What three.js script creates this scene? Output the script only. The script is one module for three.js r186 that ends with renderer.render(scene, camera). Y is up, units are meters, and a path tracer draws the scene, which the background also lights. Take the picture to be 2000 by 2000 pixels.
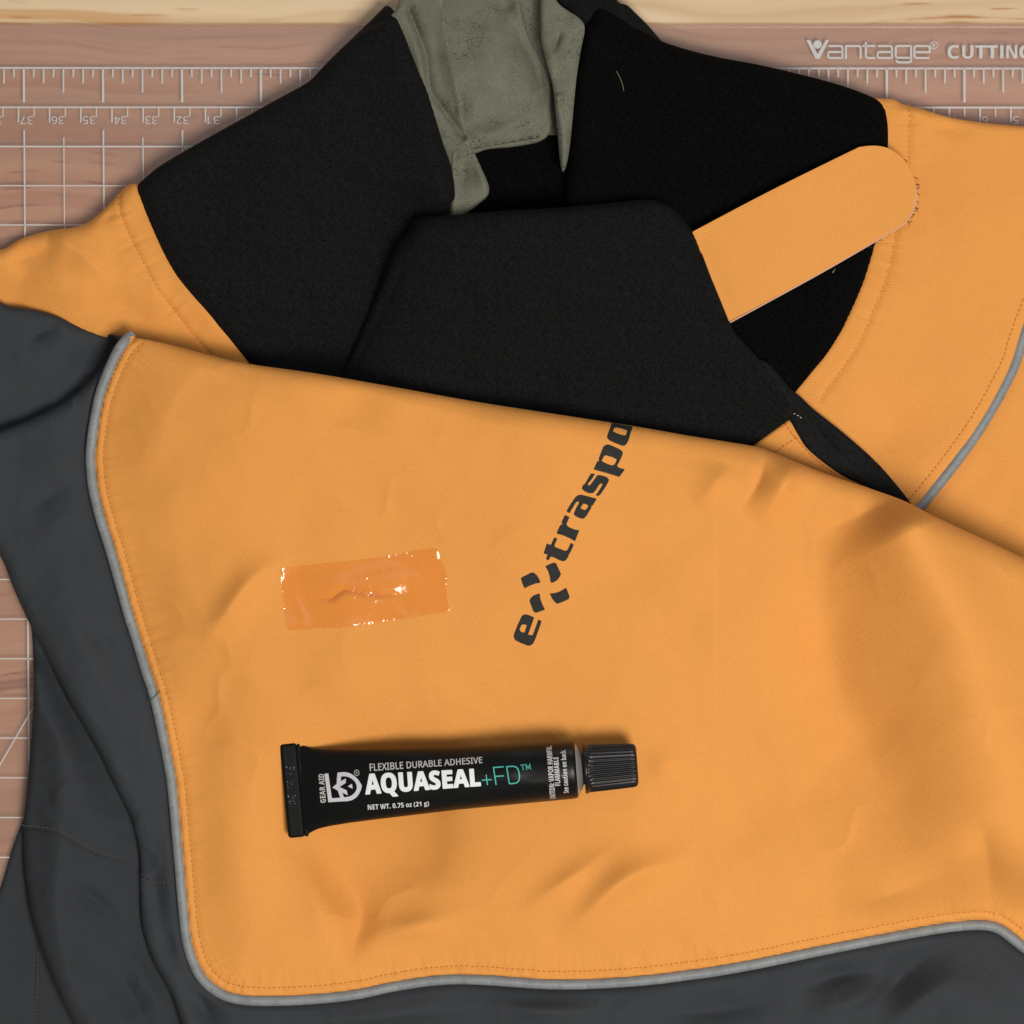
import * as THREE from 'three';
import { RectAreaLightUniformsLib } from 'three/addons/lights/RectAreaLightUniformsLib.js';
import { mergeGeometries } from 'three/addons/utils/BufferGeometryUtils.js';
import { FontLoader } from 'three/addons/loaders/FontLoader.js';
import { RoundedBoxGeometry } from 'three/addons/geometries/RoundedBoxGeometry.js';

// ---------------------------------------------------------------- camera, light, exposure
const scene = new THREE.Scene();
const CAM = 1000;                                   // lens height over the mat, mm
const S = 0.0254 / 155.4;                           // metres per photo pixel on the mat (one inch of its ruler is 155.4 px)
const camera = new THREE.PerspectiveCamera(2 * Math.atan(S * 1000 / (CAM / 1000)) * 180 / Math.PI, 1, 0.05, 20);
camera.position.set(0, CAM / 1000, 0);
camera.up.set(0, 0, -1);
camera.lookAt(0, 0, 0);
const renderer = new THREE.WebGLRenderer({ antialias: true });
renderer.toneMapping = THREE.LinearToneMapping;
renderer.toneMappingExposure = 1;
renderer.shadowMap.enabled = true;
scene.background = new THREE.Color(0.20, 0.195, 0.19);   // dim room around the table
RectAreaLightUniformsLib.init();
function softbox(name, color, intensity, w, h, pos, target = [0, 0, 0]) {
  const l = new THREE.RectAreaLight(color, intensity, w, h);
  l.name = name; l.position.set(...pos); l.lookAt(...target); scene.add(l); return l;
}
softbox('window_key', 0xfffaf4, 24.5, 0.5, 0.5, [0.39, 1.37, 0.50]);
softbox('ceiling_fill', 0xf4f4ff, 0.55, 1.6, 1.6, [0.5, 2.2, -0.5]);
softbox('window_rear', 0xf2f6ff, 5, 0.7, 0.35, [0.25, 0.42, -1.5]);

// ---------------------------------------------------------------- small maths
const lerp = (a, b, t) => a + (b - a) * t, clamp = (x, a = 0, b = 1) => Math.min(b, Math.max(a, x));
const ss = (a, b, x) => { const t = clamp((x - a) / (b - a)); return t * t * (3 - 2 * t); };
let seed = 7;
const rnd = () => { seed = (seed * 1664525 + 1013904223) >>> 0; return seed / 4294967296; };
const hash = (x, y, s = 0) => { let h = Math.imul(x | 0, 374761393) + Math.imul(y | 0, 668265263) + Math.imul(s | 0, 974634533) | 0; h = Math.imul(h ^ (h >>> 13), 1274126177); return ((h ^ (h >>> 16)) >>> 0) / 4294967296; };
function vnoise(x, y, s = 0, px = 0, py = 0) {      // value noise, -1..1; px,py = period
  const ix = Math.floor(x), iy = Math.floor(y), fx = x - ix, fy = y - iy, u = fx * fx * fx * (fx * (fx * 6 - 15) + 10), v = fy * fy * fy * (fy * (fy * 6 - 15) + 10);
  const w = (i, p) => (p ? ((i % p) + p) % p : i);
  const a = hash(w(ix, px), w(iy, py), s), b = hash(w(ix + 1, px), w(iy, py), s), c = hash(w(ix, px), w(iy + 1, py), s), d = hash(w(ix + 1, px), w(iy + 1, py), s);
  return (a + (b - a) * u + (c - a) * v + (a - b - c + d) * u * v) * 2 - 1;
}
// a point seen at photo pixel (px, py) and lying h mm above the mat
const W = (px, py, h) => { const f = (CAM - h) / CAM; return [(px - 1000) * S * f, h / 1000, (py - 1000) * S * f]; };

// closed or open smooth curve through points; a third entry 1 marks a sharp corner
function smooth(pts, closed = true, sub = 8) {
  const out = [], n = pts.length, P = (i) => pts[closed ? (i + n) % n : clamp(i, 0, n - 1)];
  for (let i = 0; i < (closed ? n : n - 1); i++) {
    const p1 = P(i), p2 = P(i + 1), p0 = p1[2] ? p1 : P(i - 1), p3 = p2[2] ? p2 : P(i + 2);
    for (let k = 0; k < sub; k++) {
      const t = k / sub, t2 = t * t, t3 = t2 * t;
      out.push([0, 1].map((c) => 0.5 * (2 * p1[c] + (p2[c] - p0[c]) * t + (2 * p0[c] - 5 * p1[c] + 4 * p2[c] - p3[c]) * t2 + (3 * p1[c] - p0[c] - 3 * p2[c] + p3[c]) * t3)));
    }
  }
  if (!closed) out.push([pts[n - 1][0], pts[n - 1][1]]);
  return out;
}
function lineDist(line, x, y, closed) {             // [distance, side, share of the way along]
  let best = 1e18, side = 0, at = 0; const n = line.length, m = closed ? n : n - 1;
  for (let i = 0; i < m; i++) {
    const a = line[i], b = line[i + 1 === n ? 0 : i + 1], dx = b[0] - a[0], dy = b[1] - a[1], L = dx * dx + dy * dy || 1e-9;
    const t = clamp(((x - a[0]) * dx + (y - a[1]) * dy) / L), ex = x - a[0] - dx * t, ey = y - a[1] - dy * t, d = ex * ex + ey * ey;
    if (d < best) { best = d; side = dx * (y - a[1]) - dy * (x - a[0]); at = (i + t) / m; }
  }
  return [Math.sqrt(best), side, at];
}
function inside(line, x, y) {
  let c = false;
  for (let i = 0, j = line.length - 1; i < line.length; j = i++) {
    const a = line[i], b = line[j];
    if ((a[1] > y) !== (b[1] > y) && x < (b[0] - a[0]) * (y - a[1]) / (b[1] - a[1]) + a[0]) c = !c;
  }
  return c;
}
const sdf = (loops, x, y) => {                      // > 0 inside; later loops are holes
  let d = 1e9, isIn = false;
  loops.forEach((l) => { d = Math.min(d, lineDist(l, x, y, true)[0]); if (inside(l, x, y)) isIn = !isIn; });
  return isIn ? d : -d;
};
// a crease of the cloth along a line: amp mm high (negative: a valley), w px wide, fading at both ends
function fold(pts, w, amp, { w1 = w, skew = 1, fade = 0.5, round = 0.018 } = {}) {
  const line = smooth(pts, false, 10), r0 = round ** 0.72, R = Math.max(w, w1) * Math.max(1, skew) * 2.6;
  const xs = line.map((p) => p[0]), ys = line.map((p) => p[1]), lo = [Math.min(...xs) - R, Math.min(...ys) - R], hi = [Math.max(...xs) + R, Math.max(...ys) + R];
  return (x, y) => {
    if (x < lo[0] || y < lo[1] || x > hi[0] || y > hi[1]) return 0;
    const [d, side, t] = lineDist(line, x, y), ww = lerp(w, w1, t) * (side > 0 ? skew : 1);
    const taper = fade ? ss(0, fade, t) * ss(0, fade, 1 - t) : 1;
    return amp * taper * Math.exp(-((((d / ww) ** 2 + round) ** 0.72) - r0));   // a crest a little sharper than a bell
  };
}
const blob = (cx, cy, rx, ry, amp, turn = 0) => { const c = Math.cos(turn), s = Math.sin(turn); return (x, y) => { const dx = x - cx, dy = y - cy; return amp * Math.exp(-(((dx * c + dy * s) / rx) ** 2) - ((dy * c - dx * s) / ry) ** 2); }; };
const sum = (fs) => (x, y) => { let h = 0; for (const f of fs) h += f(x, y); return h; };
const roll = (d, R) => { const k = clamp(1 - d * S * 1000 / R); return R * (1 - Math.sqrt(1 - k * k)); };   // how far a rounded edge has dropped, d px from its rim

// ---------------------------------------------------------------- things, parts, sheets of cloth
const used = {};
const numbered = (name) => { used[name] = (used[name] ?? -1) + 1; return used[name] ? name + '_' + String(used[name]).padStart(3, '0') : name; };
function tag(o, label, category, group) { o.userData.label = label; if (category) o.userData.category = category; if (group) o.userData.group = group; return o; }
function mesh(name, geo, mat, parent = scene) {
  const m = new THREE.Mesh(geo, mat); m.name = parent === scene ? numbered(name) : name; m.castShadow = m.receiveShadow = true; parent.add(m); return m;
}
// a piece of cloth lying over the picture region bounded by loops, its top at H(px, py) mm, rim rounded by R mm, edge going down by drop mm
function sheetGeo(loops, H, { step = 5, R = 0.8, drop = 3, uv = 1, floor = 0.2 } = {}) {
  const all = loops.flat(), x0 = Math.min(...all.map((p) => p[0])) - step, y0 = Math.min(...all.map((p) => p[1])) - step;
  const nx = Math.ceil((Math.max(...all.map((p) => p[0])) - x0) / step) + 2, ny = Math.ceil((Math.max(...all.map((p) => p[1])) - y0) / step) + 2;
  const D = new Float32Array(nx * ny), far = R / (S * 1000) + 3;
  for (let j = 0; j < ny; j++) for (let i = 0; i < nx; i++) D[j * nx + i] = sdf(loops, x0 + i * step, y0 + j * step);
  const top = (x, y, d) => H(x, y) - (d < far ? roll(Math.max(d, 0), R) : 0);
  const pos = [], nor = [], uvs = [], idx = [], ids = new Map(), hs = [];
  const vertex = (key, x, y, d) => {
    if (ids.has(key)) return ids.get(key);
    const near = d < far, q = (a, b) => top(a, b, near ? sdf(loops, a, b) : d), e = 1.2;
    let ox = 0, oy = 0;
    if (d < 2) { const gx = sdf(loops, x + 0.5, y) - sdf(loops, x - 0.5, y), gy = sdf(loops, x, y + 0.5) - sdf(loops, x, y - 0.5), g = Math.hypot(gx, gy) || 1; ox = gx / g * 1.4; oy = gy / g * 1.4; }
    const h = top(x, y, d), k = 1 / (2 * e * S * 1000), a = x + ox, b = y + oy;
    let nxx = -(q(a + e, b) - q(a - e, b)) * k, nzz = -(q(a, b + e) - q(a, b - e)) * k; const l = Math.hypot(nxx, 1, nzz);
    const p = W(x, y, h), id = pos.length / 3;
    pos.push(...p); nor.push(nxx / l, 1 / l, nzz / l); uvs.push(p[0] * uv, -p[2] * uv); hs.push(h); ids.set(key, id); return id;
  };
  const rim = [];
  for (let j = 0; j < ny - 1; j++) for (let i = 0; i < nx - 1; i++) {
    const c = [[i, j], [i, j + 1], [i + 1, j + 1], [i + 1, j]], v = c.map(([a, b]) => D[b * nx + a]);
    if (v.every((d) => d <= 0)) continue;
    const poly = [];
    for (let k = 0; k < 4; k++) {
      const [a, b] = c[k], [a2, b2] = c[(k + 1) % 4], d = v[k], d2 = v[(k + 1) % 4];
      if (d > 0) poly.push(vertex(b * nx + a, x0 + a * step, y0 + b * step, d));
      if ((d > 0) !== (d2 > 0)) {
        const t = d / (d - d2), lo = Math.min(b * nx + a, b2 * nx + a2);
        const id = vertex('e' + lo + (a === a2 ? 'v' : 'h'), x0 + lerp(a, a2, t) * step, y0 + lerp(b, b2, t) * step, 0);
        poly.push(id); rim.push([j * nx + i, id, d > 0]);
      }
    }
    for (let k = 1; k < poly.length - 1; k++) idx.push(poly[0], poly[k], poly[k + 1]);
  }
  const byCell = new Map(), skirt = new Map();
  for (const r of rim) { if (!byCell.has(r[0])) byCell.set(r[0], []); byCell.get(r[0]).push(r); }
  for (const rs of byCell.values()) {
    for (let k = 0; k < rs.length; k++) {
      const a = rs[k], b = rs[(k + 1) % rs.length]; if (!a[2]) continue;          // leaving at a, entering at b
      const s = [a[1], b[1]].map((id) => {
        const p = pos.slice(id * 3, id * 3 + 3), n = nor.slice(id * 3, id * 3 + 3), l = Math.hypot(n[0], n[2]) || 1, y1 = Math.max(floor, hs[id] - drop) / 1000;
        const at = pos.length / 3;
        pos.push(p[0], p[1], p[2], p[0], y1, p[2]); nor.push(n[0] / l, 0, n[2] / l, n[0] / l, 0, n[2] / l); uvs.push(p[0] * uv, -p[2] * uv, p[0] * uv, (-p[2] + drop / 1000) * uv); hs.push(0, 0);
        return at;
      });
      idx.push(s[0], s[0] + 1, s[1], s[1], s[0] + 1, s[1] + 1);
    }
  }
  const g = new THREE.BufferGeometry();
  g.setAttribute('position', new THREE.Float32BufferAttribute(pos, 3)); g.setAttribute('normal', new THREE.Float32BufferAttribute(nor, 3)); g.setAttribute('uv', new THREE.Float32BufferAttribute(uvs, 2)); g.setIndex(idx);
  return g;
}
const sheet = (name, parent, mat, loops, H, o) => mesh(name, sheetGeo(loops, H, o), mat, parent);
// line walked in equal steps of px: [x, y, direction x, direction y]
function walk(line, stepPx, from = 0) {
  const out = []; let need = from;
  for (let i = 0; i < line.length - 1; i++) {
    const a = line[i], b = line[i + 1], L = Math.hypot(b[0] - a[0], b[1] - a[1]); let t = need;
    while (t < L) { out.push([lerp(a[0], b[0], t / L), lerp(a[1], b[1], t / L), (b[0] - a[0]) / L, (b[1] - a[1]) / L]); t += stepPx; }
    need = t - L;
  }
  return out;
}
function offset(line, d) { return walk(line, 6).map(([x, y, u, v]) => [x - v * d, y + u * d]); }
const stitchGeo = new THREE.SphereGeometry(1, 8, 6);
function stitches(parent, line, H, mat, { pitch = 10, len = 3.7, wide = 1.5, lift = 0.05 } = {}) {
  const gs = walk(line, pitch).map(([x, y, u, v]) => {
    const jx = (rnd() - 0.5) * 1, jy = (rnd() - 0.5) * 1, h = H(x + jx, y + jy) + lift, p = W(x + jx, y + jy, h), g = stitchGeo.clone();
    g.scale(len * S, wide * S * 0.8, wide * S); g.rotateY(-Math.atan2(v, u) + (rnd() - 0.5) * 0.35); g.translate(...p); return g;
  });
  const m = mesh('stitching', mergeGeometries(gs), mat, parent); m.userData.kind = 'stuff'; return m;
}
const groove = (line, w, depth) => { const L = fold(line.filter((_, i) => i % 2 === 0 || i === line.length - 1), w, -depth, { fade: 0 }); return L; };

// ---------------------------------------------------------------- textures
function tex(w, h, fn, srgb, repeat) {
  const data = new Uint8Array(w * h * 4);
  for (let y = 0; y < h; y++) for (let x = 0; x < w; x++) { const c = fn(x, y), o = (y * w + x) * 4, v = Array.isArray(c) ? c : [c, c, c]; for (let k = 0; k < 3; k++) data[o + k] = clamp(v[k], 0, 1) * 255; data[o + 3] = 255; }
  const t = new THREE.DataTexture(data, w, h); t.wrapS = t.wrapT = THREE.RepeatWrapping; t.magFilter = THREE.LinearFilter; t.minFilter = THREE.LinearFilter;
  if (srgb) t.colorSpace = THREE.SRGBColorSpace;
  if (repeat) t.repeat.set(...repeat);
  t.needsUpdate = true; return t;
}
const turned = (t, a) => { const c = t.clone(); c.rotation = a; c.needsUpdate = true; return c; };
const toS = (c) => (c <= 0.0031308 ? c * 12.92 : 1.055 * c ** (1 / 2.4) - 0.055);
// ribbed twill, 16 ribs in a 15 mm tile (uv in metres)
const TW = 1 / 0.0150;
const ribH = (x, y) => { const r = Math.abs(Math.sin(Math.PI * 16 * (x / 256 + 0.0))), yarn = 0.5 + 0.5 * Math.sin(2 * Math.PI * (y / 256 * 24 + 8 * x / 256)); return 0.62 * r + 0.2 * yarn + 0.13 * vnoise(x / 8, y / 16, 3, 32, 16) + 0.1 * vnoise(x / 2, y / 2, 5, 128, 128); };
const ribBump = tex(256, 256, (x, y) => ribH(x, y), false, [TW, TW]);
const ribTone = tex(256, 256, (x, y) => toS(clamp(0.90 + 0.085 * ribH(x, y) + 0.04 * vnoise(x / 4, y / 4, 11, 64, 64) + 0.05 * vnoise(x / 2, y / 2, 12, 128, 128))), true, [TW, TW]);
// knit face of neoprene and plain weave
const knit = tex(256, 256, (x, y) => 0.5 + 0.28 * Math.sin(2 * Math.PI * x / 256 * 32) * Math.sin(2 * Math.PI * y / 256 * 32) + 0.3 * vnoise(x / 4, y / 4, 21, 64, 64), false, [1 / 0.022, 1 / 0.022]);
const knitTone = tex(256, 256, (x, y) => toS(clamp(0.60 + 0.34 * vnoise(x / 4, y / 4, 22, 64, 64) + 0.25 * vnoise(x / 2, y / 4, 23, 128, 64) + (hash(x, y, 9) > 0.9975 ? 0.3 : 0))), true, [1 / 0.026, 1 / 0.026]);
const grit = tex(256, 256, (x, y) => 0.5 + 0.5 * vnoise(x / 2, y / 2, 31, 128, 128), false, [1 / 0.02, 1 / 0.02]);
const gritTone = tex(256, 256, (x, y) => toS(clamp(0.8 + 0.14 * vnoise(x / 2, y / 2, 32, 128, 128) + 0.1 * vnoise(x / 16, y / 16, 33, 16, 16))), true, [1 / 0.03, 1 / 0.03]);
// perished rubber: fine cracks
function worley(x, y, n, s) {
  let a = 9, b = 9; const ix = Math.floor(x), iy = Math.floor(y);
  for (let j = -1; j < 2; j++) for (let i = -1; i < 2; i++) { const cx = ((ix + i) % n + n) % n, cy = ((iy + j) % n + n) % n, d = Math.hypot(ix + i + hash(cx, cy, s) - x, iy + j + hash(cx, cy, s + 1) - y); if (d < a) { b = a; a = d; } else if (d < b) b = d; }
  return b - a;
}
const crack = (x, y) => {
  const u = x / 512, v = y / 512, wx = 0.35 * vnoise(u * 40, v * 40, 41, 40, 40), wy = 0.35 * vnoise(u * 40, v * 40, 42, 40, 40);
  const e = worley(u * 26 + wx, v * 20 * 1.3 + wy, 26, 43), m = clamp(0.25 + 1.1 * vnoise(u * 7, v * 7, 44, 7, 7)) * clamp(0.7 + 0.9 * vnoise(u * 30, v * 30, 50, 30, 30));
  return clamp(1 - (1 - ss(0.0, 0.11, e)) * m);
};
const crackMap = new Float32Array(512 * 512); for (let y = 0; y < 512; y++) for (let x = 0; x < 512; x++) crackMap[y * 512 + x] = crack(x, y);
const latexBump = tex(512, 512, (x, y) => 0.75 * crackMap[y * 512 + x] + 0.15 * vnoise(x / 4, y / 4, 45, 128, 128) + 0.1 * vnoise(x / 8, y / 8, 46, 64, 64), false, [1 / 0.036, 1 / 0.036]);
const latexTone = tex(512, 512, (x, y) => { const k = crackMap[y * 512 + x], m = 0.78 + 0.05 * vnoise(x / 32, y / 32, 47, 16, 16) + 0.20 * vnoise(x / 4, y / 4, 48, 128, 128) * (0.6 + 0.4 * vnoise(x / 2, y / 2, 49, 256, 256)); return [0.97, 1, 0.96].map((c) => toS(clamp(m * c * (0.45 + 0.55 * k)))); }, true, [1 / 0.036, 1 / 0.036]);
// pine boards, grain along x; the texture covers 0.42 m by 0.42 m
const woodAt = (x, y) => {
  const u = x / 1024 * 0.42, v = y / 1024 * 0.42, warp = 0.006 * vnoise(u * 9, v * 14, 51) + 0.003 * vnoise(u * 30, v * 40, 52);
  const g = vnoise(u * 5, (v + warp) * 260, 53) * 0.5 + vnoise(u * 14, (v + warp) * 620, 54) * 0.3 + vnoise(u * 3, (v + warp) * 90, 55) * 0.55;
  const pore = 1.3 * ss(0.45, 0.85, vnoise(u * 75, (v + warp) * 950, 56)) * clamp(0.35 + 1.1 * vnoise(u * 10, v * 30, 57)), band = vnoise(u * 2.2, v * 24, 58);
  const t = clamp(0.5 + 0.42 * g), base = [lerp(0.56, 0.84, t), lerp(0.37, 0.66, t), lerp(0.20, 0.43, t)];
  return base.map((c, k) => toS(clamp((c * (1 + 0.10 * band) - [0.08, 0.13, 0.13][k] * ss(0.15, 0.75, vnoise(u * 13 + 3, (v + warp) * 380, 59))) * (1 - [0.30, 0.50, 0.60][k] * Math.max(0, pore)))));
};
const woodTex = tex(1024, 1024, woodAt, true, [1 / 0.42, 1 / 0.42]);

// ---------------------------------------------------------------- materials
const M = {};
const std = (o) => new THREE.MeshPhysicalMaterial({ roughness: 0.8, metalness: 0, ...o });
const lin = (r, g, b) => new THREE.Color().setRGB(r, g, b);
const cloth = (c, a, o = {}) => std({ color: c, map: turned(ribTone, a), bumpMap: turned(ribBump, a), bumpScale: 0.00004, roughness: 0.78, specularIntensity: 0.35, ...o });
const ORANGE = lin(0.79, 0.330, 0.072);
M.panel = cloth(ORANGE, 0.42);
M.yokeLeft = cloth(ORANGE, 1.25);
M.yokeRight = cloth(ORANGE, 1.6);
M.bodyRight = cloth(ORANGE, 1.6);
M.tab = cloth(lin(0.79, 0.334, 0.075), 1.25);
M.grey = cloth(lin(0.0395, 0.0440, 0.0485), 0.7, { roughness: 0.85, bumpScale: 0.00005 });
M.sleeve = cloth(lin(0.034, 0.0378, 0.0418), -0.5, { roughness: 0.88, bumpScale: 0.00005 });  // same grey cloth, darkened for the shade the sleeve lies in
M.thread = std({ color: lin(0.56, 0.195, 0.032), roughness: 0.9 });
M.greyThread = std({ color: lin(0.05, 0.05, 0.056), roughness: 0.9 });
M.piping = std({ color: lin(0.265, 0.285, 0.285), map: gritTone, bumpMap: grit, bumpScale: 0.00004, roughness: 0.55 });
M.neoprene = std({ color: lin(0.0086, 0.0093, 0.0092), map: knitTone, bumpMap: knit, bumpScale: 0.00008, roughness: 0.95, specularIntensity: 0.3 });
M.neopreneShaded = std({ color: lin(0.0038, 0.004, 0.0039), map: knitTone, bumpMap: knit, bumpScale: 0.00008, roughness: 1, specularIntensity: 0.12 });  // same neoprene darkened, shade of the neck opening and right collar in its colour
M.binding = std({ color: lin(0.010, 0.0105, 0.0105), map: knitTone, roughness: 0.8, specularIntensity: 0.3 });
M.latex = std({ color: lin(0.195, 0.190, 0.142), map: latexTone, bumpMap: latexBump, bumpScale: 0.00018, roughness: 0.75, specularIntensity: 0.4 });
M.backing = std({ color: lin(0.62, 0.37, 0.25), roughness: 0.8 });
M.fuzz = std({ color: lin(0.03, 0.014, 0.008), roughness: 0.7 });
M.ink = std({ color: lin(0.0125, 0.013, 0.0100), map: turned(tex(256, 256, (x, y) => toS(clamp(0.55 + 0.55 * ribH(x, y) + (vnoise(x / 4, y / 8, 61, 64, 32) > 0.55 ? 0.7 : 0))), true, [TW, TW]), 0.42), bumpMap: turned(ribBump, 0.42), bumpScale: 0.00005, roughness: 0.8 });
M.wood = std({ map: woodTex, roughness: 0.55, specularIntensity: 0.4 });
M.print = std({ color: lin(0.53, 0.515, 0.49), roughness: 0.6 });
M.mat = std({ color: lin(0.860, 0.768, 0.722), roughness: 0.15, transmission: 0.90, thickness: 0, ior: 1.45, side: THREE.DoubleSide });

// ---------------------------------------------------------------- the table and the mat
const woodGeo = new THREE.BoxGeometry(0.8, 0.03, 0.8); woodGeo.translate(0, -0.0175, 0.1);
{ const p = woodGeo.attributes.position, u = woodGeo.attributes.uv; for (let i = 0; i < p.count; i++) u.setXY(i, p.getX(i) + 0.031, p.getZ(i) + 0.4); }
const table = mesh('table_top', woodGeo, M.wood); table.userData = { kind: 'structure', label: 'pale pine table top with straight grain, under the mat' };

const MATY = [47, 132.5, 210];                      // rear edge of the mat, ruler line, centimetre line (photo px)
const matX = (n) => 46.4 + 154.77 * n - 0.14 * n * n, matY = (n) => 286 + 76.5 * n + 0.035 * n * n;   // inch columns, half-inch rows
const cuttingMat = new THREE.Group(); cuttingMat.name = 'cutting_mat'; scene.add(cuttingMat);
tag(cuttingMat, 'translucent pinkish cutting mat with white ruler scales, lying on the pine table', 'cutting mat');
const rearZ = W(1000, MATY[0], 0)[2];
{ const g = new RoundedBoxGeometry(0.78, 0.0024, 0.62, 3, 0.0009); g.translate(0, -0.0012, rearZ + 0.31); mesh('mat_sheet', g, M.mat, cuttingMat); }
const flat = (pts, lift = 0.15) => {                // strip or polygon printed on the mat
  const g = new THREE.ShapeGeometry(new THREE.Shape(pts.map(([x, y]) => new THREE.Vector2(x, -y)))), p = g.attributes.position, n = g.attributes.normal;
  for (let i = 0; i < p.count; i++) { p.setXYZ(i, ...W(p.getX(i), -p.getY(i), lift)); n.setXYZ(i, 0, 1, 0); }
  return g;
};
const bar = (x0, y0, x1, y1, w) => { const l = Math.hypot(x1 - x0, y1 - y0) || 1, u = (y1 - y0) / l * w / 2, v = -(x1 - x0) / l * w / 2; return flat([[x0 - u, y0 - v], [x1 - u, y1 - v], [x1 + u, y1 + v], [x0 + u, y0 + v]]); };
const skew = (x, y) => x + (y - 132) * 0.0075;
{
  const lines = [bar(-300, MATY[1], 2300, MATY[1] + 1.5, 3.4)];
  for (let k = -16; k <= 120; k++) {
    const x = matX(k / 8), m = ((k % 8) + 8) % 8, len = m === 0 ? 67 : m === 4 ? 48 : m % 2 ? 18 : 30;
    lines.push(bar(skew(x, 132), 133, skew(x, 132 + len), 133 + len, m === 0 ? 4.2 : 3));
  }
  mesh('inch_scale', mergeGeometries(lines), M.print, cuttingMat);
  const cm = [bar(-300, MATY[2] - 0.5, 2300, MATY[2], 3)];
  for (let k = -4; k <= 96; k++) { const x = matX(0) + (37 + (-9.4) / 61.3 * 0 - 37) + -9.3 + (k / 2) * 60.93 - 0.000 * k, half = k % 2; const xx = x + 0 - 0.011 * (k / 2) ** 2; cm.push(bar(skew(xx, 0), 210, skew(xx, 0), 210 + (half ? 18 : 29), half ? 2.2 : 2.8)); }
  mesh('centimetre_scale', mergeGeometries(cm), M.print, cuttingMat);
  const grid = [];
  for (let n = -1; n <= 26; n++) { const y = matY(n); if (y < 2300) grid.push(bar(-300, y, 2300, y + 1.5, n === 0 ? 3 : 2.3)); }
  for (let k = -4; k <= 28; k++) { const x = matX(k / 2); grid.push(bar(skew(x, 254), k % 2 ? 268 : 254, skew(x, 2300) , 2300, k % 2 ? 2.2 : 3)); }
  const g2 = grid.map((g) => { g.translate(0, 0.00004, 0); return g; });
  g2.push(bar(-60, 1597, 250, 1064, 2.2), bar(359, 286, 420, 350, 2.6));
  mesh('grid_lines', mergeGeometries(g2), M.print, cuttingMat);
}
const sansBold = await new FontLoader().loadAsync('fonts/droid/droid_sans_bold.typeface.json');
const sans = await new FontLoader().loadAsync('fonts/droid/droid_sans_regular.typeface.json');
function glyphs(font, text, place, curve = 6) {     // place(x, y) -> photo px; the letters are 1 high from baseline to cap top
  const shapes = font.generateShapes(text, 1), g = new THREE.ShapeGeometry(shapes, curve), p = g.attributes.position, n = g.attributes.normal;
  for (let i = 0; i < p.count; i++) { const [x, y] = place(p.getX(i), p.getY(i)); p.setXYZ(i, ...W(x, y, 0.19)); n.setXYZ(i, 0, 1, 0); }
  return g;
}
const widthOf = (font, ch) => { const g = new THREE.ShapeGeometry(font.generateShapes(ch, 1)); g.computeBoundingBox(); return [g.boundingBox.min.x, g.boundingBox.max.x, g.boundingBox.min.y, g.boundingBox.max.y]; };
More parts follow.
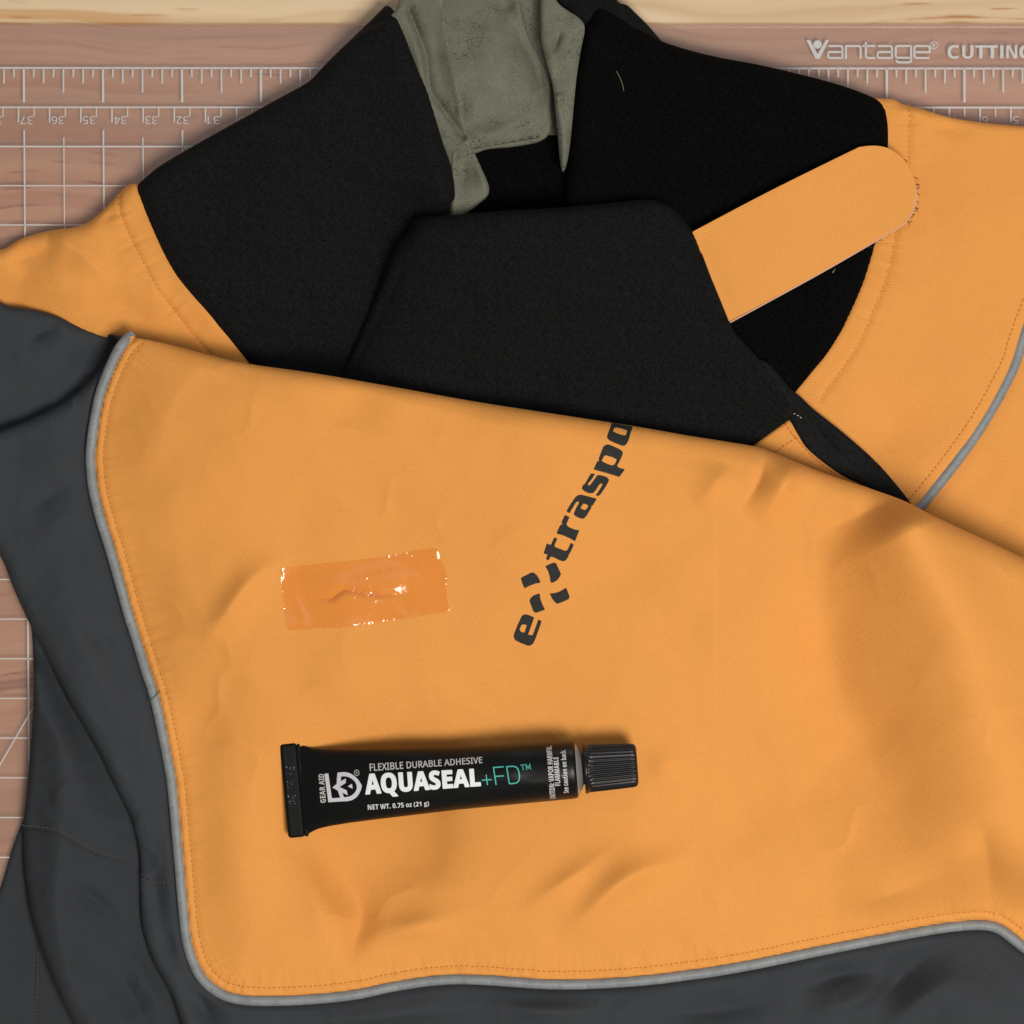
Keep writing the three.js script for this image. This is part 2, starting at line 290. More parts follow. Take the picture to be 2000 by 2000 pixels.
// letters fitted into the box x0..x1, y0 (top) .. y1 (bottom)
const fitted = (font, ch, x0, x1, y0, y1, half) => { const [a, b, c, d] = widthOf(font, ch); return glyphs(font, ch, (x, y) => { const u = (x - a) / (b - a), v = (y - c) / (d - c); return half ? [lerp(x1, x0, u), lerp(y0, y1, v)] : [lerp(x0, x1, u), lerp(y1, y0, v)]; }); };
for (let k = -1; k <= 36; k++) {                    // numbers read from the far side of the mat: upside down
  const value = 37 - k; if (value < 1) continue;
  const x = skew(matX(0) - 9.3 + k * 60.93 - 0.011 * k * k, 0), t = String(value), w = t.length > 1 ? 24 : 11;
  mesh('scale_number', fitted(sans, t, x + 4, x + 4 + w, 227, 242.5, true), M.print, cuttingMat);
}
{
  const F = (x, y) => [1560 + x * 0.22774, 60 + y * 0.22774];
  const ribbon = (pts, w = 3.9) => { const q = pts.map(([x, y]) => F(x, y)), gs = []; for (let i = 0; i < q.length - 1; i++) gs.push(bar(...q[i], ...q[i + 1], w)); q.slice(1, -1).forEach(([x, y]) => gs.push(flat(Array.from({ length: 10 }, (_, k) => [x + Math.cos(k * 0.628) * w / 2, y + Math.sin(k * 0.628) * w / 2]), 0.155))); return gs; };
  const disc = (x, y, r) => flat(Array.from({ length: 28 }, (_, k) => F(x + Math.cos(k / 28 * 6.2832) * r, y + Math.sin(k / 28 * 6.2832) * r)));
  const letters = [
    [flat([[65, 80], [97, 80], [162, 200], [233, 80], [260, 80], [180, 241], [145, 241]].map(([x, y]) => F(x, y))), disc(162, 118, 36)],
    [...ribbon([[258, 131], [355, 131], [370, 136], [375, 150], [375, 242]]), ...ribbon([[375, 182], [268, 182], [255, 188], [252, 200], [252, 215], [256, 228], [268, 234], [375, 234]])],
    ribbon([[405, 242], [405, 131], [512, 131], [527, 137], [531, 152], [531, 242]]),
    [...ribbon([[575, 98], [575, 212], [580, 228], [595, 234], [655, 234]]), ...ribbon([[546, 131], [656, 131]])],
    [...ribbon([[680, 131], [780, 131], [795, 136], [800, 150], [800, 242]]), ...ribbon([[800, 182], [693, 182], [680, 188], [676, 200], [676, 215], [680, 228], [693, 234], [800, 234]])],
    [...ribbon([[965, 124], [965, 250], [960, 266], [945, 272], [858, 272], [843, 266], [838, 250]]), ...ribbon([[965, 131], [852, 131], [837, 137], [832, 152], [832, 212], [837, 227], [852, 232], [965, 232]])],
    ribbon([[993, 184], [1124, 184], [1124, 152], [1119, 137], [1104, 131], [1012, 131], [997, 137], [992, 152], [992, 213], [997, 228], [1012, 234], [1122, 234]]),
    [...ribbon(Array.from({ length: 25 }, (_, k) => [1160 + Math.cos(k / 24 * 6.2832) * 31, 125 + Math.sin(k / 24 * 6.2832) * 31]), 1.6), fitted(sansBold, 'R', ...[1148, 1174].map((x) => F(x, 0)[0]), F(0, 107)[1], F(0, 143)[1])],
  ];
  letters.push([bar(...F(1742, 125), ...F(1742, 237), 6.2)]);
  letters.forEach((gs) => mesh('letter', mergeGeometries(gs), M.print, cuttingMat));
  [['C', 1276, 1376], ['U', 1402, 1498], ['T', 1514, 1610], ['T', 1612, 1708], ['N', 1780, 1874], ['G', 1892, 2000]].forEach(([c, a, b]) => mesh('letter', fitted(sansBold, c, F(a, 0)[0], F(b, 0)[0], F(0, c === 'C' || c === 'G' ? 122 : 125)[1], F(0, c === 'C' || c === 'G' || c === 'U' ? 240 : 237)[1]), M.print, cuttingMat));
}

// ---------------------------------------------------------------- the jacket
const jacket = new THREE.Group(); jacket.name = 'jacket'; scene.add(jacket);
tag(jacket, 'orange and grey waterproof jacket with black neoprene collar, spread out on the cutting mat', 'jacket');

// outlines (photo px)
const pipeLine = smooth([[262, 652], [248, 664], [232, 684], [214, 722], [197, 767], [186, 818], [178, 876], [178, 912], [183, 956], [196, 1010], [214, 1068], [232, 1130], [250, 1195], [268, 1252], [285, 1308], [301, 1357], [314, 1413], [328, 1483], [336, 1530], [342, 1592], [347, 1650], [353, 1716], [358, 1774], [364, 1828], [375, 1871], [392, 1906], [417, 1931], [446, 1946], [485, 1953], [543, 1954], [621, 1950], [699, 1941], [760, 1928], [825, 1917], [883, 1912], [941, 1913], [999, 1917], [1058, 1921], [1116, 1922], [1193, 1919], [1271, 1913], [1349, 1903], [1400, 1896], [1483, 1881], [1599, 1857], [1716, 1834], [1813, 1816], [1871, 1808], [1920, 1806], [1950, 1813], [1975, 1830], [2000, 1850], [2060, 1890]], false, 5);
const foldEdge = [[262, 659], [310, 668], [362, 681], [471, 708], [621, 730], [776, 757], [932, 785], [1087, 809], [1242, 833], [1346, 851], [1470, 871], [1500, 880], [1530, 892], [1615, 926], [1708, 957], [1770, 980], [1822, 1007], [1915, 1050], [2000, 1090], [2060, 1118]];
const foldLine = smooth(foldEdge, false, 5);
const panelLoop = [...foldLine.slice().reverse(), ...pipeLine.slice(1)];
const edgeY = (x) => { for (let i = 0; i < foldEdge.length - 1; i++) if (x < foldEdge[i + 1][0]) return lerp(foldEdge[i][1], foldEdge[i + 1][1], (x - foldEdge[i][0]) / (foldEdge[i + 1][0] - foldEdge[i][0])); return foldEdge.at(-1)[1]; };

// the common lie of the front: highest at the rolled fold, falling to the hem
const lie = (x, y) => {
  const t = clamp((y - (650 + (x - 259) * 0.247)) / 1000, -0.1, 1.2), left = ss(80, 520, x);
  return (15 + 12 * (1 - clamp(t)) ** 1.6) * lerp(0.62, 1, left);
};
const soft = (x, y) => 1.7 * vnoise(x / 210, y / 210, 71) + 0.6 * vnoise(x / 95 + 3, y / 95, 72) + 0.12 * vnoise(x / 42, y / 42, 73) + 0.55 * (1 - Math.abs(vnoise((x + 0.7 * y) / 190 + 0.5 * vnoise(x / 90, y / 90, 78), (y - 0.7 * x) / 150 + 0.5 * vnoise(x / 80 + 7, y / 80, 79), 77)));
const panelFolds = sum([
  fold([[1752, 968], [1800, 1070], [1862, 1200], [1915, 1370], [1965, 1560], [2005, 1790]], 80, 17, { w1: 215, fade: 0.15, round: 0.28 }),
  fold([[1690, 1000], [1612, 1120], [1622, 1300], [1705, 1480], [1830, 1650]], 80, -3.6, { fade: 0.3, round: 0.12 }),
  fold([[1548, 893], [1530, 945], [1478, 1026]], 30, 4.0, { skew: 1.3 }), fold([[1497, 890], [1480, 945], [1440, 1008]], 14, -1.3),
  fold([[1420, 905], [1398, 945], [1356, 990]], 24, 2.0, { skew: 1.3, fade: 0.5 }),
  fold([[575, 1078], [495, 1128], [436, 1203], [388, 1265]], 30, 3.4),
  fold([[1210, 1642], [1135, 1700], [1075, 1742], [1010, 1790]], 26, 2.2),
  fold([[1370, 1668], [1290, 1690], [1215, 1722], [1150, 1782], [1092, 1840]], 32, 3.8),
  fold([[1630, 1780], [1730, 1750], [1860, 1705]], 30, 2.8),
  fold([[635, 1600], [662, 1690], [705, 1775], [690, 1850], [672, 1900]], 28, -4.6),
  fold([[600, 1640], [620, 1760], [640, 1850]], 40, 1.8),
  fold([[1915, 1590], [1930, 1690], [1938, 1790]], 34, -3.6),
  blob(738, 1612, 125, 128, -13, 0.3), blob(815, 1812, 60, 24, 2.0, -0.2), blob(1300, 1492, 30, 30, 1.3), blob(700, 790, 60, 40, -1.4), blob(480, 735, 60, 30, -1.3, 0.3), blob(900, 800, 90, 40, -1.1), blob(1010, 1000, 260, 150, 2.2),
  blob(700, 1300, 150, 85, 2.6), blob(400, 1390, 60, 110, -1.8, 0.2), blob(1480, 1600, 120, 70, -1.8, -0.2), blob(1180, 1100, 120, 60, -1.0, 0.3),
]);
// the torn spot: a puckered ridge with a slit along its crest
const tearLine = [[600, 1176], [626, 1168], [646, 1168], [660, 1158], [674, 1152], [700, 1155], [730, 1160], [775, 1160], [835, 1156]];
const tearSlit = fold(tearLine, 6.5, -1.7, { fade: 0.3 });
const tear = sum([fold([[590, 1176], [650, 1163], [730, 1157], [800, 1158]], 40, 1.7, { skew: 0.85, fade: 0.45 }), tearSlit, blob(620, 1140, 40, 22, 0.5), blob(785, 1130, 45, 24, 0.6)]);
const seamLine = offset(pipeLine, -25);              // the row of stitches along the piping
const seam = groove(seamLine, 4.5, 0.35);
const pipeDist = (x, y) => lineDist(pipeLine, x, y)[0];
const pipeBoundsNear = (x, y) => x < 700 || y > 1640;
function panelH(x, y) {
  let h = lie(x, y) + soft(x, y) + 1.5 * panelFolds(x, y) + ((x > 520 && x < 900 && y > 1050 && y < 1270) ? tear(x, y) : 0);
  const ft = y - edgeY(x); if (ft < 120) h -= roll(Math.max(0, lineDist(foldLine, x, y)[0]), 6.5) - 0.0;
  if (pipeBoundsNear(x, y)) {
    const d = pipeDist(x, y);
    if (d < 140) { const k = ss(8, 140, d); h = lerp(lie(x, y) - 3.2 + (h - lie(x, y)) * 0.6, h, k); if (d < 60) h += seam(x, y); if (d < 78) { const at = lineDist(pipeLine, x, y)[2]; h += 0.24 * ss(78, 22, d) * ss(8, 18, d) * (vnoise(at * 230, d / 90, 75) + 0.6 * vnoise(at * 420, d / 60, 76)); } h -= roll(Math.max(0, d - 9), 1.2); }
  }
  return h > 12 ? h : 4 + 8 * Math.exp((h - 12) / 8);
}
const frontPanel = sheet('front_panel', jacket, M.panel, [panelLoop], panelH, { step: 4, R: 0.05, drop: 5 });
frontPanel.userData.label = 'orange front panel folded over below the collar';
stitches(frontPanel, seamLine, panelH, M.thread);

// the print on the chest
{
  const A = (p) => p.map(([x, y]) => [1050 + x * 0.05176, 1000 + y * 0.05176]), B = (p) => p.map(([x, y]) => [1090 + x * 0.05694, 900 + y * 0.05694]), C = (p) => p.map(([x, y]) => [1140 + x * 0.05694, 810 + y * 0.05694]), D = (p) => p.map(([x, y]) => [990 + x * 0.09315, 1090 + y * 0.09315]);
  const letters = [
    [D([[380, 1180], [450, 1190], [575, 1245], [500, 1450], [445, 1610], [540, 1620], [600, 1460], [660, 1285], [730, 1325], [600, 1690], [560, 1780], [510, 1830], [440, 1840], [300, 1785], [170, 1720], [140, 1650], [150, 1590], [230, 1390], [310, 1220], [340, 1190]]), D([[350, 1390], [420, 1405], [370, 1565], [300, 1550], [265, 1500], [285, 1450], [310, 1400]])],
    [D([[290, 425], [320, 400], [520, 300], [570, 305], [640, 370], [690, 460], [705, 520], [610, 530], [500, 570], [370, 635], [330, 550]])],
    [D([[805, 170], [870, 140], [980, 95], [1030, 105], [1080, 210], [1135, 330], [1120, 380], [1060, 460], [980, 510], [920, 520], [900, 400], [870, 290]])],
    [D([[900, 740], [1000, 735], [1110, 700], [1245, 620], [1280, 710], [1315, 800], [1300, 860], [1180, 915], [1060, 960], [1000, 920], [940, 840]])],
    [D([[690, 740], [700, 850], [740, 960], [800, 1080], [700, 1120], [600, 1150], [550, 1110], [510, 1000], [475, 900], [490, 850], [560, 780]])],
    [A([[660, 960], [750, 1010], [650, 1220], [640, 1280], [680, 1330], [1050, 1470], [1130, 1430], [1190, 1300], [1250, 1160], [1370, 1230], [1250, 1500], [1200, 1570], [1150, 1700], [1090, 1800], [1000, 1860], [920, 1855], [800, 1810], [650, 1730], [500, 1680], [410, 1830], [310, 1780], [380, 1610], [220, 1560], [280, 1400], [340, 1195], [510, 1240], [570, 1080], [620, 980]])],
    [A([[1030, 110], [1210, 190], [1130, 360], [1090, 440], [1110, 500], [1180, 570], [1400, 665], [1580, 690], [1500, 880], [1415, 1110], [1200, 985], [950, 880], [710, 815], [790, 630], [860, 480], [930, 500], [910, 380], [960, 260]])],
    [[[1129.9, 966.6], [1135.6, 966.3], [1146.9, 968.9], [1165.7, 974.3], [1157.8, 987.1], [1154.3, 988.8], [1155.5, 991.1], [1150, 1000], [1145.8, 1007.2], [1141.6, 1011.9], [1138, 1013.5], [1130.7, 1011.4], [1124, 1008.3], [1120.9, 1004.7], [1120.7, 1002.5], [1125.3, 992.2], [1130.4, 983.1], [1131, 980.3], [1128.7, 979.1], [1124.7, 981.4], [1118.5, 992.2], [1114.5, 998.5], [1113.6, 1002.5], [1107.6, 1000.2], [1107.1, 996.8], [1115, 983.7], [1124.2, 970.6]], B([[870, 1470], [960, 1490], [1040, 1540], [1000, 1630], [940, 1690], [850, 1670], [770, 1620], [800, 1560]])],
    [B([[1140, 430], [1270, 450], [1150, 640], [1020, 790], [1030, 830], [1060, 855], [1110, 820], [1230, 660], [1340, 500], [1430, 490], [1560, 520], [1690, 570], [1750, 640], [1730, 720], [1620, 910], [1500, 1090], [1420, 1190], [1360, 1205], [1270, 1180], [1340, 1120], [1430, 980], [1520, 830], [1520, 790], [1470, 775], [1410, 820], [1300, 1000], [1230, 1080], [1180, 1115], [1050, 1110], [930, 1060], [830, 980], [815, 930], [850, 850], [930, 770], [1000, 650], [1080, 510]])],
    [[...C([[740, 1040], [830, 1020], [930, 1045], [1150, 1140], [1280, 1210], [1340, 1280], [1340, 1350], [1290, 1480], [1200, 1660], [1140, 1760], [1240, 1830], [1420, 1870]]), [1209.7, 931.6], [1185, 924], [1159.2, 916.9], ...C([[470, 1590], [530, 1610], [515, 1510], [600, 1280], [670, 1100]])], C([[760, 1390], [850, 1420], [1000, 1460], [1140, 1540], [1060, 1710], [980, 1740], [900, 1720], [750, 1660], [620, 1590], [690, 1430]])],
    [C([[968, 278], [1200, 318], [1460, 362], [1694, 402], [1600, 650], [1550, 850], [1490, 980], [1430, 1050], [1330, 1070], [1250, 1040], [1050, 960], [900, 890], [820, 820], [800, 740], [840, 630], [900, 470]]), C([[1090, 430], [1300, 470], [1500, 540], [1440, 710], [1330, 700], [1150, 640], [1000, 570], [1040, 470]])],
  ];
  for (const loops of letters) {
    const l = mesh('printed_letter', sheetGeo(loops, (x, y) => panelH(x, y) + 0.10, { step: 1.6, R: 0.02, drop: 0.08 }), M.ink, frontPanel);
    l.userData.label = 'black printed letter or mark on the orange panel';
  }
}

// grey side and hem panel
const sideLoop = [...pipeLine.slice(4).reverse(), ...smooth([[222, 690, 1], [185, 735], [130, 782], [62, 818], [0, 842], [-60, 862, 1], [-60, 1010, 1], [0, 1085], [25, 1145], [55, 1212], [78, 1255], [105, 1310], [140, 1380], [185, 1455], [225, 1535], [258, 1605], [271, 1665], [274, 1750], [277, 1810], [300, 1880], [338, 1950], [372, 2060, 1], [2060, 2060, 1], [2060, 1895, 1]], false, 5)];
const crumple = (x, y, s) => 0.75 * (1 - Math.abs(vnoise(x / 80 + 0.5 * vnoise(x / 60, y / 60, s), y / 110, s + 1))) + 0.3 * (1 - Math.abs(vnoise((x + y) / 62, (y - x) / 48, s + 2)));
const sideFolds = sum([
  fold([[30, 900], [110, 905], [180, 880]], 60, 1.2), fold([[40, 1010], [110, 960], [165, 930]], 30, -1.0), fold([[60, 1090], [120, 1010], [190, 1010]], 34, 0.9),
  fold([[60, 1140], [130, 1210], [200, 1330], [290, 1520]], 55, 1.5), fold([[150, 1190], [210, 1270], [260, 1390]], 26, -0.8),
  fold([[270, 1610], [290, 1680], [310, 1790], [330, 1870]], 34, -1.2), fold([[315, 1800], [335, 1850], [340, 1900]], 26, -0.7),
  fold([[360, 1890], [400, 1960], [420, 2040]], 30, -1.6), fold([[520, 1985], [720, 1990], [900, 1960]], 24, 1.2),
  fold([[940, 1965], [1060, 1975], [1200, 1970]], 22, 1.4), fold([[1240, 1990], [1400, 1972], [1540, 1955]], 34, -1.9), fold([[1540, 1945], [1640, 1905], [1730, 1900]], 26, -1.7),
  fold([[1560, 1985], [1680, 1950], [1740, 1915]], 30, 1.7), fold([[1640, 2010], [1720, 1950], [1790, 1885], [1880, 1850]], 40, -2.6, { skew: 1.2 }), fold([[1720, 2020], [1800, 1950], [1900, 1890]], 40, 1.8), blob(1900, 1960, 70, 80, 1.6), blob(800, 2010, 180, 30, -1.6),
]);
function sideH(x, y) {
  const d = pipeDist(x, y), base = lie(x, y) - 3.9, k = Math.exp(-Math.max(0, d - 30) / 190), outer = 12 + 1.5 * ss(1000, 760, y) - 5 * ss(190, 40, x) * ss(900, 1050, y);
  let h = lerp(outer, base, k) + 3 * sideFolds(x, y) * ss(6, 50, d) + ss(5, 60, d) * crumple(x, y, 160) + 0.45 * vnoise(x / 120, y / 120, 81) + 0.22 * vnoise(x / 45, y / 45, 82);
  h -= 0.9 * Math.exp(-((d / 16) ** 2));
  return Math.max(1.2, h);
}
const side = sheet('side_panel', jacket, M.grey, [sideLoop], sideH, { step: 5, R: 4.2, drop: 5 });
side.userData.label = 'dark grey side and hem panel';
stitches(side, smooth([[281, 1718], [310, 1723], [342, 1724]], false, 4), sideH, M.greyThread, { pitch: 8 });

// reflective piping round the front panel
function tube(line, H, r, flatten = 1, seg = 10) {
  const pts = walk(line, 7).map(([x, y]) => new THREE.Vector3(...W(x, y, H(x, y)))), c = new THREE.CatmullRomCurve3(pts), n = pts.length * 2;
  const g = new THREE.TubeGeometry(c, n, r * S, seg, false), u = g.attributes.uv, L = c.getLength();
  for (let i = 0; i < u.count; i++) u.setXY(i, u.getX(i) * L, u.getY(i) * 0.012);
  return g;
}
const pipeH = (x, y) => lie(x, y) - 3.9 + 0.6 * (soft(x, y) + 1.5 * panelFolds(x, y));
mesh('piping', tube(pipeLine.slice(2), (x, y) => pipeH(x, y) - 5 * ss(676, 650, y) * (x < 300 ? 1 : 0) - 0.7 + 0.08 * vnoise(x / 25, y / 25, 91), 10.8), M.piping, jacket).userData.label = 'grey reflective piping round the front panel';
stitches(jacket, [[290, 1373], [301, 1362], [313, 1350]], (x, y) => pipeH(x, y) + 1.55, M.greyThread, { pitch: 5, len: 2.4, wide: 1 });

// sleeve and cuff at the left
const sleeveUpLoop = smooth([[-60, 585, 1], [0, 591], [15, 599], [60, 605], [110, 617], [150, 637], [185, 649], [240, 656, 1], [262, 700, 1], [240, 780], [100, 870], [-60, 900, 1]], true, 5);
const sleeveUpFolds = sum([fold([[45, 668], [80, 650], [120, 640]], 14, -1.6), fold([[130, 720], [170, 700], [190, 665]], 16, -1.2), fold([[60, 690], [110, 680], [150, 650]], 26, 1.3), fold([[0, 720], [70, 720], [130, 700]], 40, 1.4), fold([[-80, 870], [0, 840], [60, 812], [130, 775], [190, 725], [240, 670]], 75, -5.0, { fade: 0.05 })]);
const sleeveUpH = (x, y) => Math.max(1, 9.5 + 1.4 * sleeveUpFolds(x, y) + crumple(x, y, 180) + 0.4 * vnoise(x / 60, y / 60, 83) + 0.2 * vnoise(x / 25, y / 25, 84));
sheet('upper_sleeve', jacket, M.grey, [sleeveUpLoop], sleeveUpH, { step: 5, R: 3, drop: 6 }).userData.label = 'dark grey top of the sleeve below the shoulder';
const sleeveLoop = smooth([[60, 1200, 1], [90, 1230], [170, 1330], [330, 1560], [430, 1900], [440, 2060, 1], [178, 2060, 1], [145, 2000], [110, 1930], [80, 1850], [60, 1780], [48, 1700], [45, 1617], [50, 1570], [58, 1480], [64, 1400], [66, 1300]], true, 5);
const cuffLine = smooth([[45, 1617], [75, 1619], [110, 1626], [140, 1640], [165, 1656], [200, 1671], [240, 1682]], false, 4);
const sleeveFolds = sum([fold([[80, 1270], [110, 1400], [126, 1540], [118, 1650], [110, 1760], [122, 1860], [152, 1950], [205, 2060]], 64, 5.3, { fade: 0.06 }), fold([[100, 1770], [150, 1745], [190, 1760], [235, 1820], [300, 1900]], 24, -2.0), fold([[120, 1720], [180, 1725], [240, 1790]], 30, 1.3), fold([[210, 1860], [260, 1950], [310, 2040]], 26, -2.2), fold([[240, 1850], [300, 1930], [340, 2000]], 26, 1.6), fold([[90, 1590], [130, 1600], [180, 1640]], 16, -0.7), groove(cuffLine, 5, 0.5)]);
const sideEdge = [[78, 1255], [105, 1310], [140, 1380], [185, 1455], [225, 1535], [258, 1605], [271, 1665], [274, 1750], [277, 1810], [300, 1880], [338, 1950], [372, 2060]];
const sideEdgeX = (y) => { for (let i = 0; i < sideEdge.length - 1; i++) if (y < sideEdge[i + 1][1]) return lerp(sideEdge[i][0], sideEdge[i + 1][0], (y - sideEdge[i][1]) / (sideEdge[i + 1][1] - sideEdge[i][1])); return 380; };
const sleeveH = (x, y) => Math.max(0.8, lerp(3.6 + 1.7 * sleeveFolds(x, y), 1.4, ss(-70, 12, x - sideEdgeX(y))) + crumple(x, y, 170) + 0.25 * vnoise(x / 60, y / 60, 85) + 0.2 * vnoise(x / 22, y / 22, 86));
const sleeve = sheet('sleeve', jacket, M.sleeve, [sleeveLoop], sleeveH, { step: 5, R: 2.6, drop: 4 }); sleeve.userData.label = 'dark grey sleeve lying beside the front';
stitches(sleeve, offset(cuffLine, -5), sleeveH, M.greyThread, { pitch: 8 });
const hemLoop = smooth([[90, 1560, 1], [62, 1575], [45, 1602], [23, 1661], [0, 1737], [-60, 1900, 1], [-60, 2060, 1], [230, 2060, 1], [150, 1800, 1]], true, 5);
const hemH = (x, y) => 1.9 + 0.6 * vnoise(x / 70, y / 70, 87) + fold_hem(x, y);
const fold_hem = sum([fold([[70, 1830], [68, 1920], [66, 2040]], 5, -0.6, { fade: 0 })]);
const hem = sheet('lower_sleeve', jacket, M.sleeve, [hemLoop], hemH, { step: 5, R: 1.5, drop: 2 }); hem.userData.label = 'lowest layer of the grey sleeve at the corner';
stitches(hem, [[74, 1860], [72, 1930], [70, 2030]], hemH, M.greyThread, { pitch: 8 });

// left shoulder (orange)
const yokeLLoop = smooth([[-60, 480, 1], [0, 488], [40, 467], [90, 452], [150, 443], [178, 430], [206, 406], [226, 385], [246, 365], [264, 359], [285, 372, 1], [330, 480], [420, 600], [520, 730, 1], [480, 770, 1], [300, 698, 1], [240, 672], [150, 654], [60, 622], [-60, 604, 1]], true, 5);
const pucker2 = (line, x, y, n, s) => { const [d, , at] = lineDist(line, x, y); return d < 55 ? 0.22 * ss(55, 8, d) * vnoise(at * n, d / 60, s) : 0; };
const yokeLSeam = smooth([[232, 382], [236, 417], [254, 460], [275, 502], [301, 551], [326, 587], [348, 616], [377, 652], [410, 690]], false, 5);
const yokeLFolds = sum([fold([[90, 470], [150, 488], [215, 560]], 30, 1.9, { skew: 0.8, fade: 0.4 }), fold([[10, 512], [60, 500], [130, 470]], 30, -1.5, { fade: 0.45 }), fold([[40, 560], [120, 555], [200, 600]], 50, 1.4), fold([[160, 585], [240, 600], [330, 650]], 30, -1.2), fold([[190, 445], [215, 420], [240, 385]], 16, -0.8), groove(yokeLSeam, 5, 0.4)]);
const yokeLH = (x, y) => pucker2(yokeLSeam, x, y, 40, 107) + 7.0 + 2.4 * ss(20, 220, x) + 1.6 * yokeLFolds(x, y) + 0.5 * vnoise(x / 70, y / 70, 101) + 0.2 * vnoise(x / 28, y / 28, 102) - 3.5 * ss(90, 0, edgeY(x) - 15 - y);
const yokeL = sheet('shoulder_panel', jacket, M.yokeLeft, [yokeLLoop], yokeLH, { step: 4, R: 4.5, drop: 8 }); yokeL.userData.label = 'orange shoulder panel left of the black collar';
stitches(yokeL, yokeLSeam, yokeLH, M.thread, { pitch: 9.5, len: 3.2, wide: 1.1 });

// right shoulder (orange) with its piping and the body beyond it
const pipe2 = smooth([[2060, 470], [2030, 570], [2000, 652], [1981, 712], [1956, 763], [1923, 821], [1887, 875], [1843, 933], [1800, 985], [1760, 1030]], false, 6);
const yokeRLoop = [...smooth([[1700, 190, 1], [1724, 193], [1745, 194], [1765, 204], [1800, 213], [1850, 228], [1900, 237], [1950, 243], [2000, 247], [2060, 250, 1]], false, 5), ...pipe2, ...smooth([[1740, 1040, 1], [1480, 900, 1], [1540, 770, 1], [1640, 640], [1700, 480], [1712, 330]], false, 5)];
const yokeRSeam = smooth([[1775, 206], [1776, 246], [1773, 283], [1771, 315], [1762, 390], [1749, 460], [1740, 507], [1724, 562], [1702, 612], [1684, 658], [1655, 705], [1626, 745], [1601, 781]], false, 5);
const yokeRFolds = sum([groove(yokeRSeam, 6, 0.45), fold([[1720, 210], [1790, 225], [1840, 245]], 16, 0.9), fold([[1810, 255], [1850, 250], [1900, 265]], 18, -1.0), fold([[1650, 830], [1740, 840], [1810, 900]], 60, -2.2), fold([[1820, 300], [1900, 420], [1930, 560]], 110, 1.6), fold([[1840, 520], [1800, 640], [1780, 740]], 60, -0.7)]);
const pucker = (line, x, y, n, s) => { const [d, , at] = lineDist(line, x, y); return d < 60 ? 0.22 * ss(60, 8, d) * vnoise(at * n, d / 60, s) : 0; };
const yokeRH = (x, y) => 8.6 + 1.5 * yokeRFolds(x, y) + 0.7 * vnoise(x / 120, y / 120, 103) + 0.12 * vnoise(x / 30, y / 30, 104) + pucker(yokeRSeam, x, y, 70, 105);
const yokeR = sheet('shoulder_panel', jacket, M.yokeRight, [yokeRLoop], yokeRH, { step: 5, R: 2.4, drop: 8 }); yokeR.userData.label = 'orange shoulder panel right of the black collar';
stitches(yokeR, yokeRSeam, yokeRH, M.thread, { pitch: 10, len: 3.4, wide: 1.1 });
stitches(yokeR, offset(pipe2, 25), yokeRH, M.thread, { pitch: 10 });
const bodyRLoop = [...pipe2, ...smooth([[1700, 1060, 1], [1700, 1200, 1], [2060, 1300, 1]], false, 5)];
const bodyRFolds = sum([fold([[1960, 880], [1920, 930], [1830, 990]], 50, -1.6), fold([[1990, 900], [1960, 1010], [1900, 1060]], 36, -1.2)]);
const bodyRH = (x, y) => 7.4 + bodyRFolds(x, y) + 0.4 * vnoise(x / 90, y / 90, 106) - 0.8 * Math.exp(-((lineDist(pipe2, x, y)[0] / 20) ** 2));
sheet('body_panel', jacket, M.bodyRight, [bodyRLoop], bodyRH, { step: 5, R: 0.6, drop: 6 }).userData.label = 'orange body panel beyond the right piping';
mesh('piping', tube(pipe2, (x, y) => 7.0 + 0.15 * vnoise(x / 40, y / 40, 92), 11.2), M.piping, jacket).userData.label = 'grey reflective piping along the right shoulder';

// rear inside of the collar, seen as a dark hole with its shade put into the colour, and the grey rubber neck seal
sheet('collar_lining', jacket, M.neopreneShaded, [smooth([[985, -40, 1], [1085, -40, 1], [1118, 150, 1], [1130, 225, 1], [1180, 440, 1], [860, 450, 1], [860, 255, 1], [1000, 220, 1]], true, 3)], (x, y) => 4 + 0.3 * vnoise(x / 50, y / 50, 111), { step: 6, drop: 3 }).userData.label = 'black lining inside the neck opening';
const seal = new THREE.Group(); seal.name = 'neck_seal'; seal.userData.label = 'cracked grey-green rubber neck seal inside the collar'; jacket.add(seal);
const sealFolds = sum([fold([[905, 250], [960, 262], [1074, 220]], 16, 1.6), fold([[1000, 20], [1022, 80], [1052, 140], [1064, 215]], 24, -3.2, { fade: 0.35 }), fold([[930, 40], [960, 120], [985, 220]], 70, 2.0), fold([[900, 180], [908, 240]], 12, -0.8), fold([[960, 15], [1010, 10]], 30, -1.5), fold([[970, 262], [1010, 245], [1060, 225]], 5, -0.6), groove([[926, 288], [980, 276], [1050, 266]], 2.6, 0.9)]);
const sealBackH = (x, y) => 11.5 - 0.05 * Math.max(0, 62 - y) - 3 * ss(150, 290, y) + 1.7 * sealFolds(x, y) + 0.3 * vnoise(x / 40, y / 40, 112);
sheet('seal_inner', seal, M.latex, [smooth([[1000, -40, 1], [1085, -40, 1], [1120, 120], [1104, 225], [1096, 262], [1060, 262, 1], [1040, 120]], true, 4)], (x, y) => 5.2 + 0.3 * vnoise(x / 20, y / 20, 116), { step: 4, R: 1, drop: 2 });
sheet('seal_back', seal, M.latex, [smooth([[864, -30, 1], [1012, -30, 1], [1018, 10], [1030, 70], [1050, 108], [1068, 145], [1077, 180], [1075, 212], [1078, 240], [1072, 262], [1049, 277], [1000, 286], [976, 288], [950, 291], [926, 299], [900, 300, 1], [870, 200], [850, 60]], true, 5)], sealBackH, { step: 3, R: 1.6, drop: 2 });
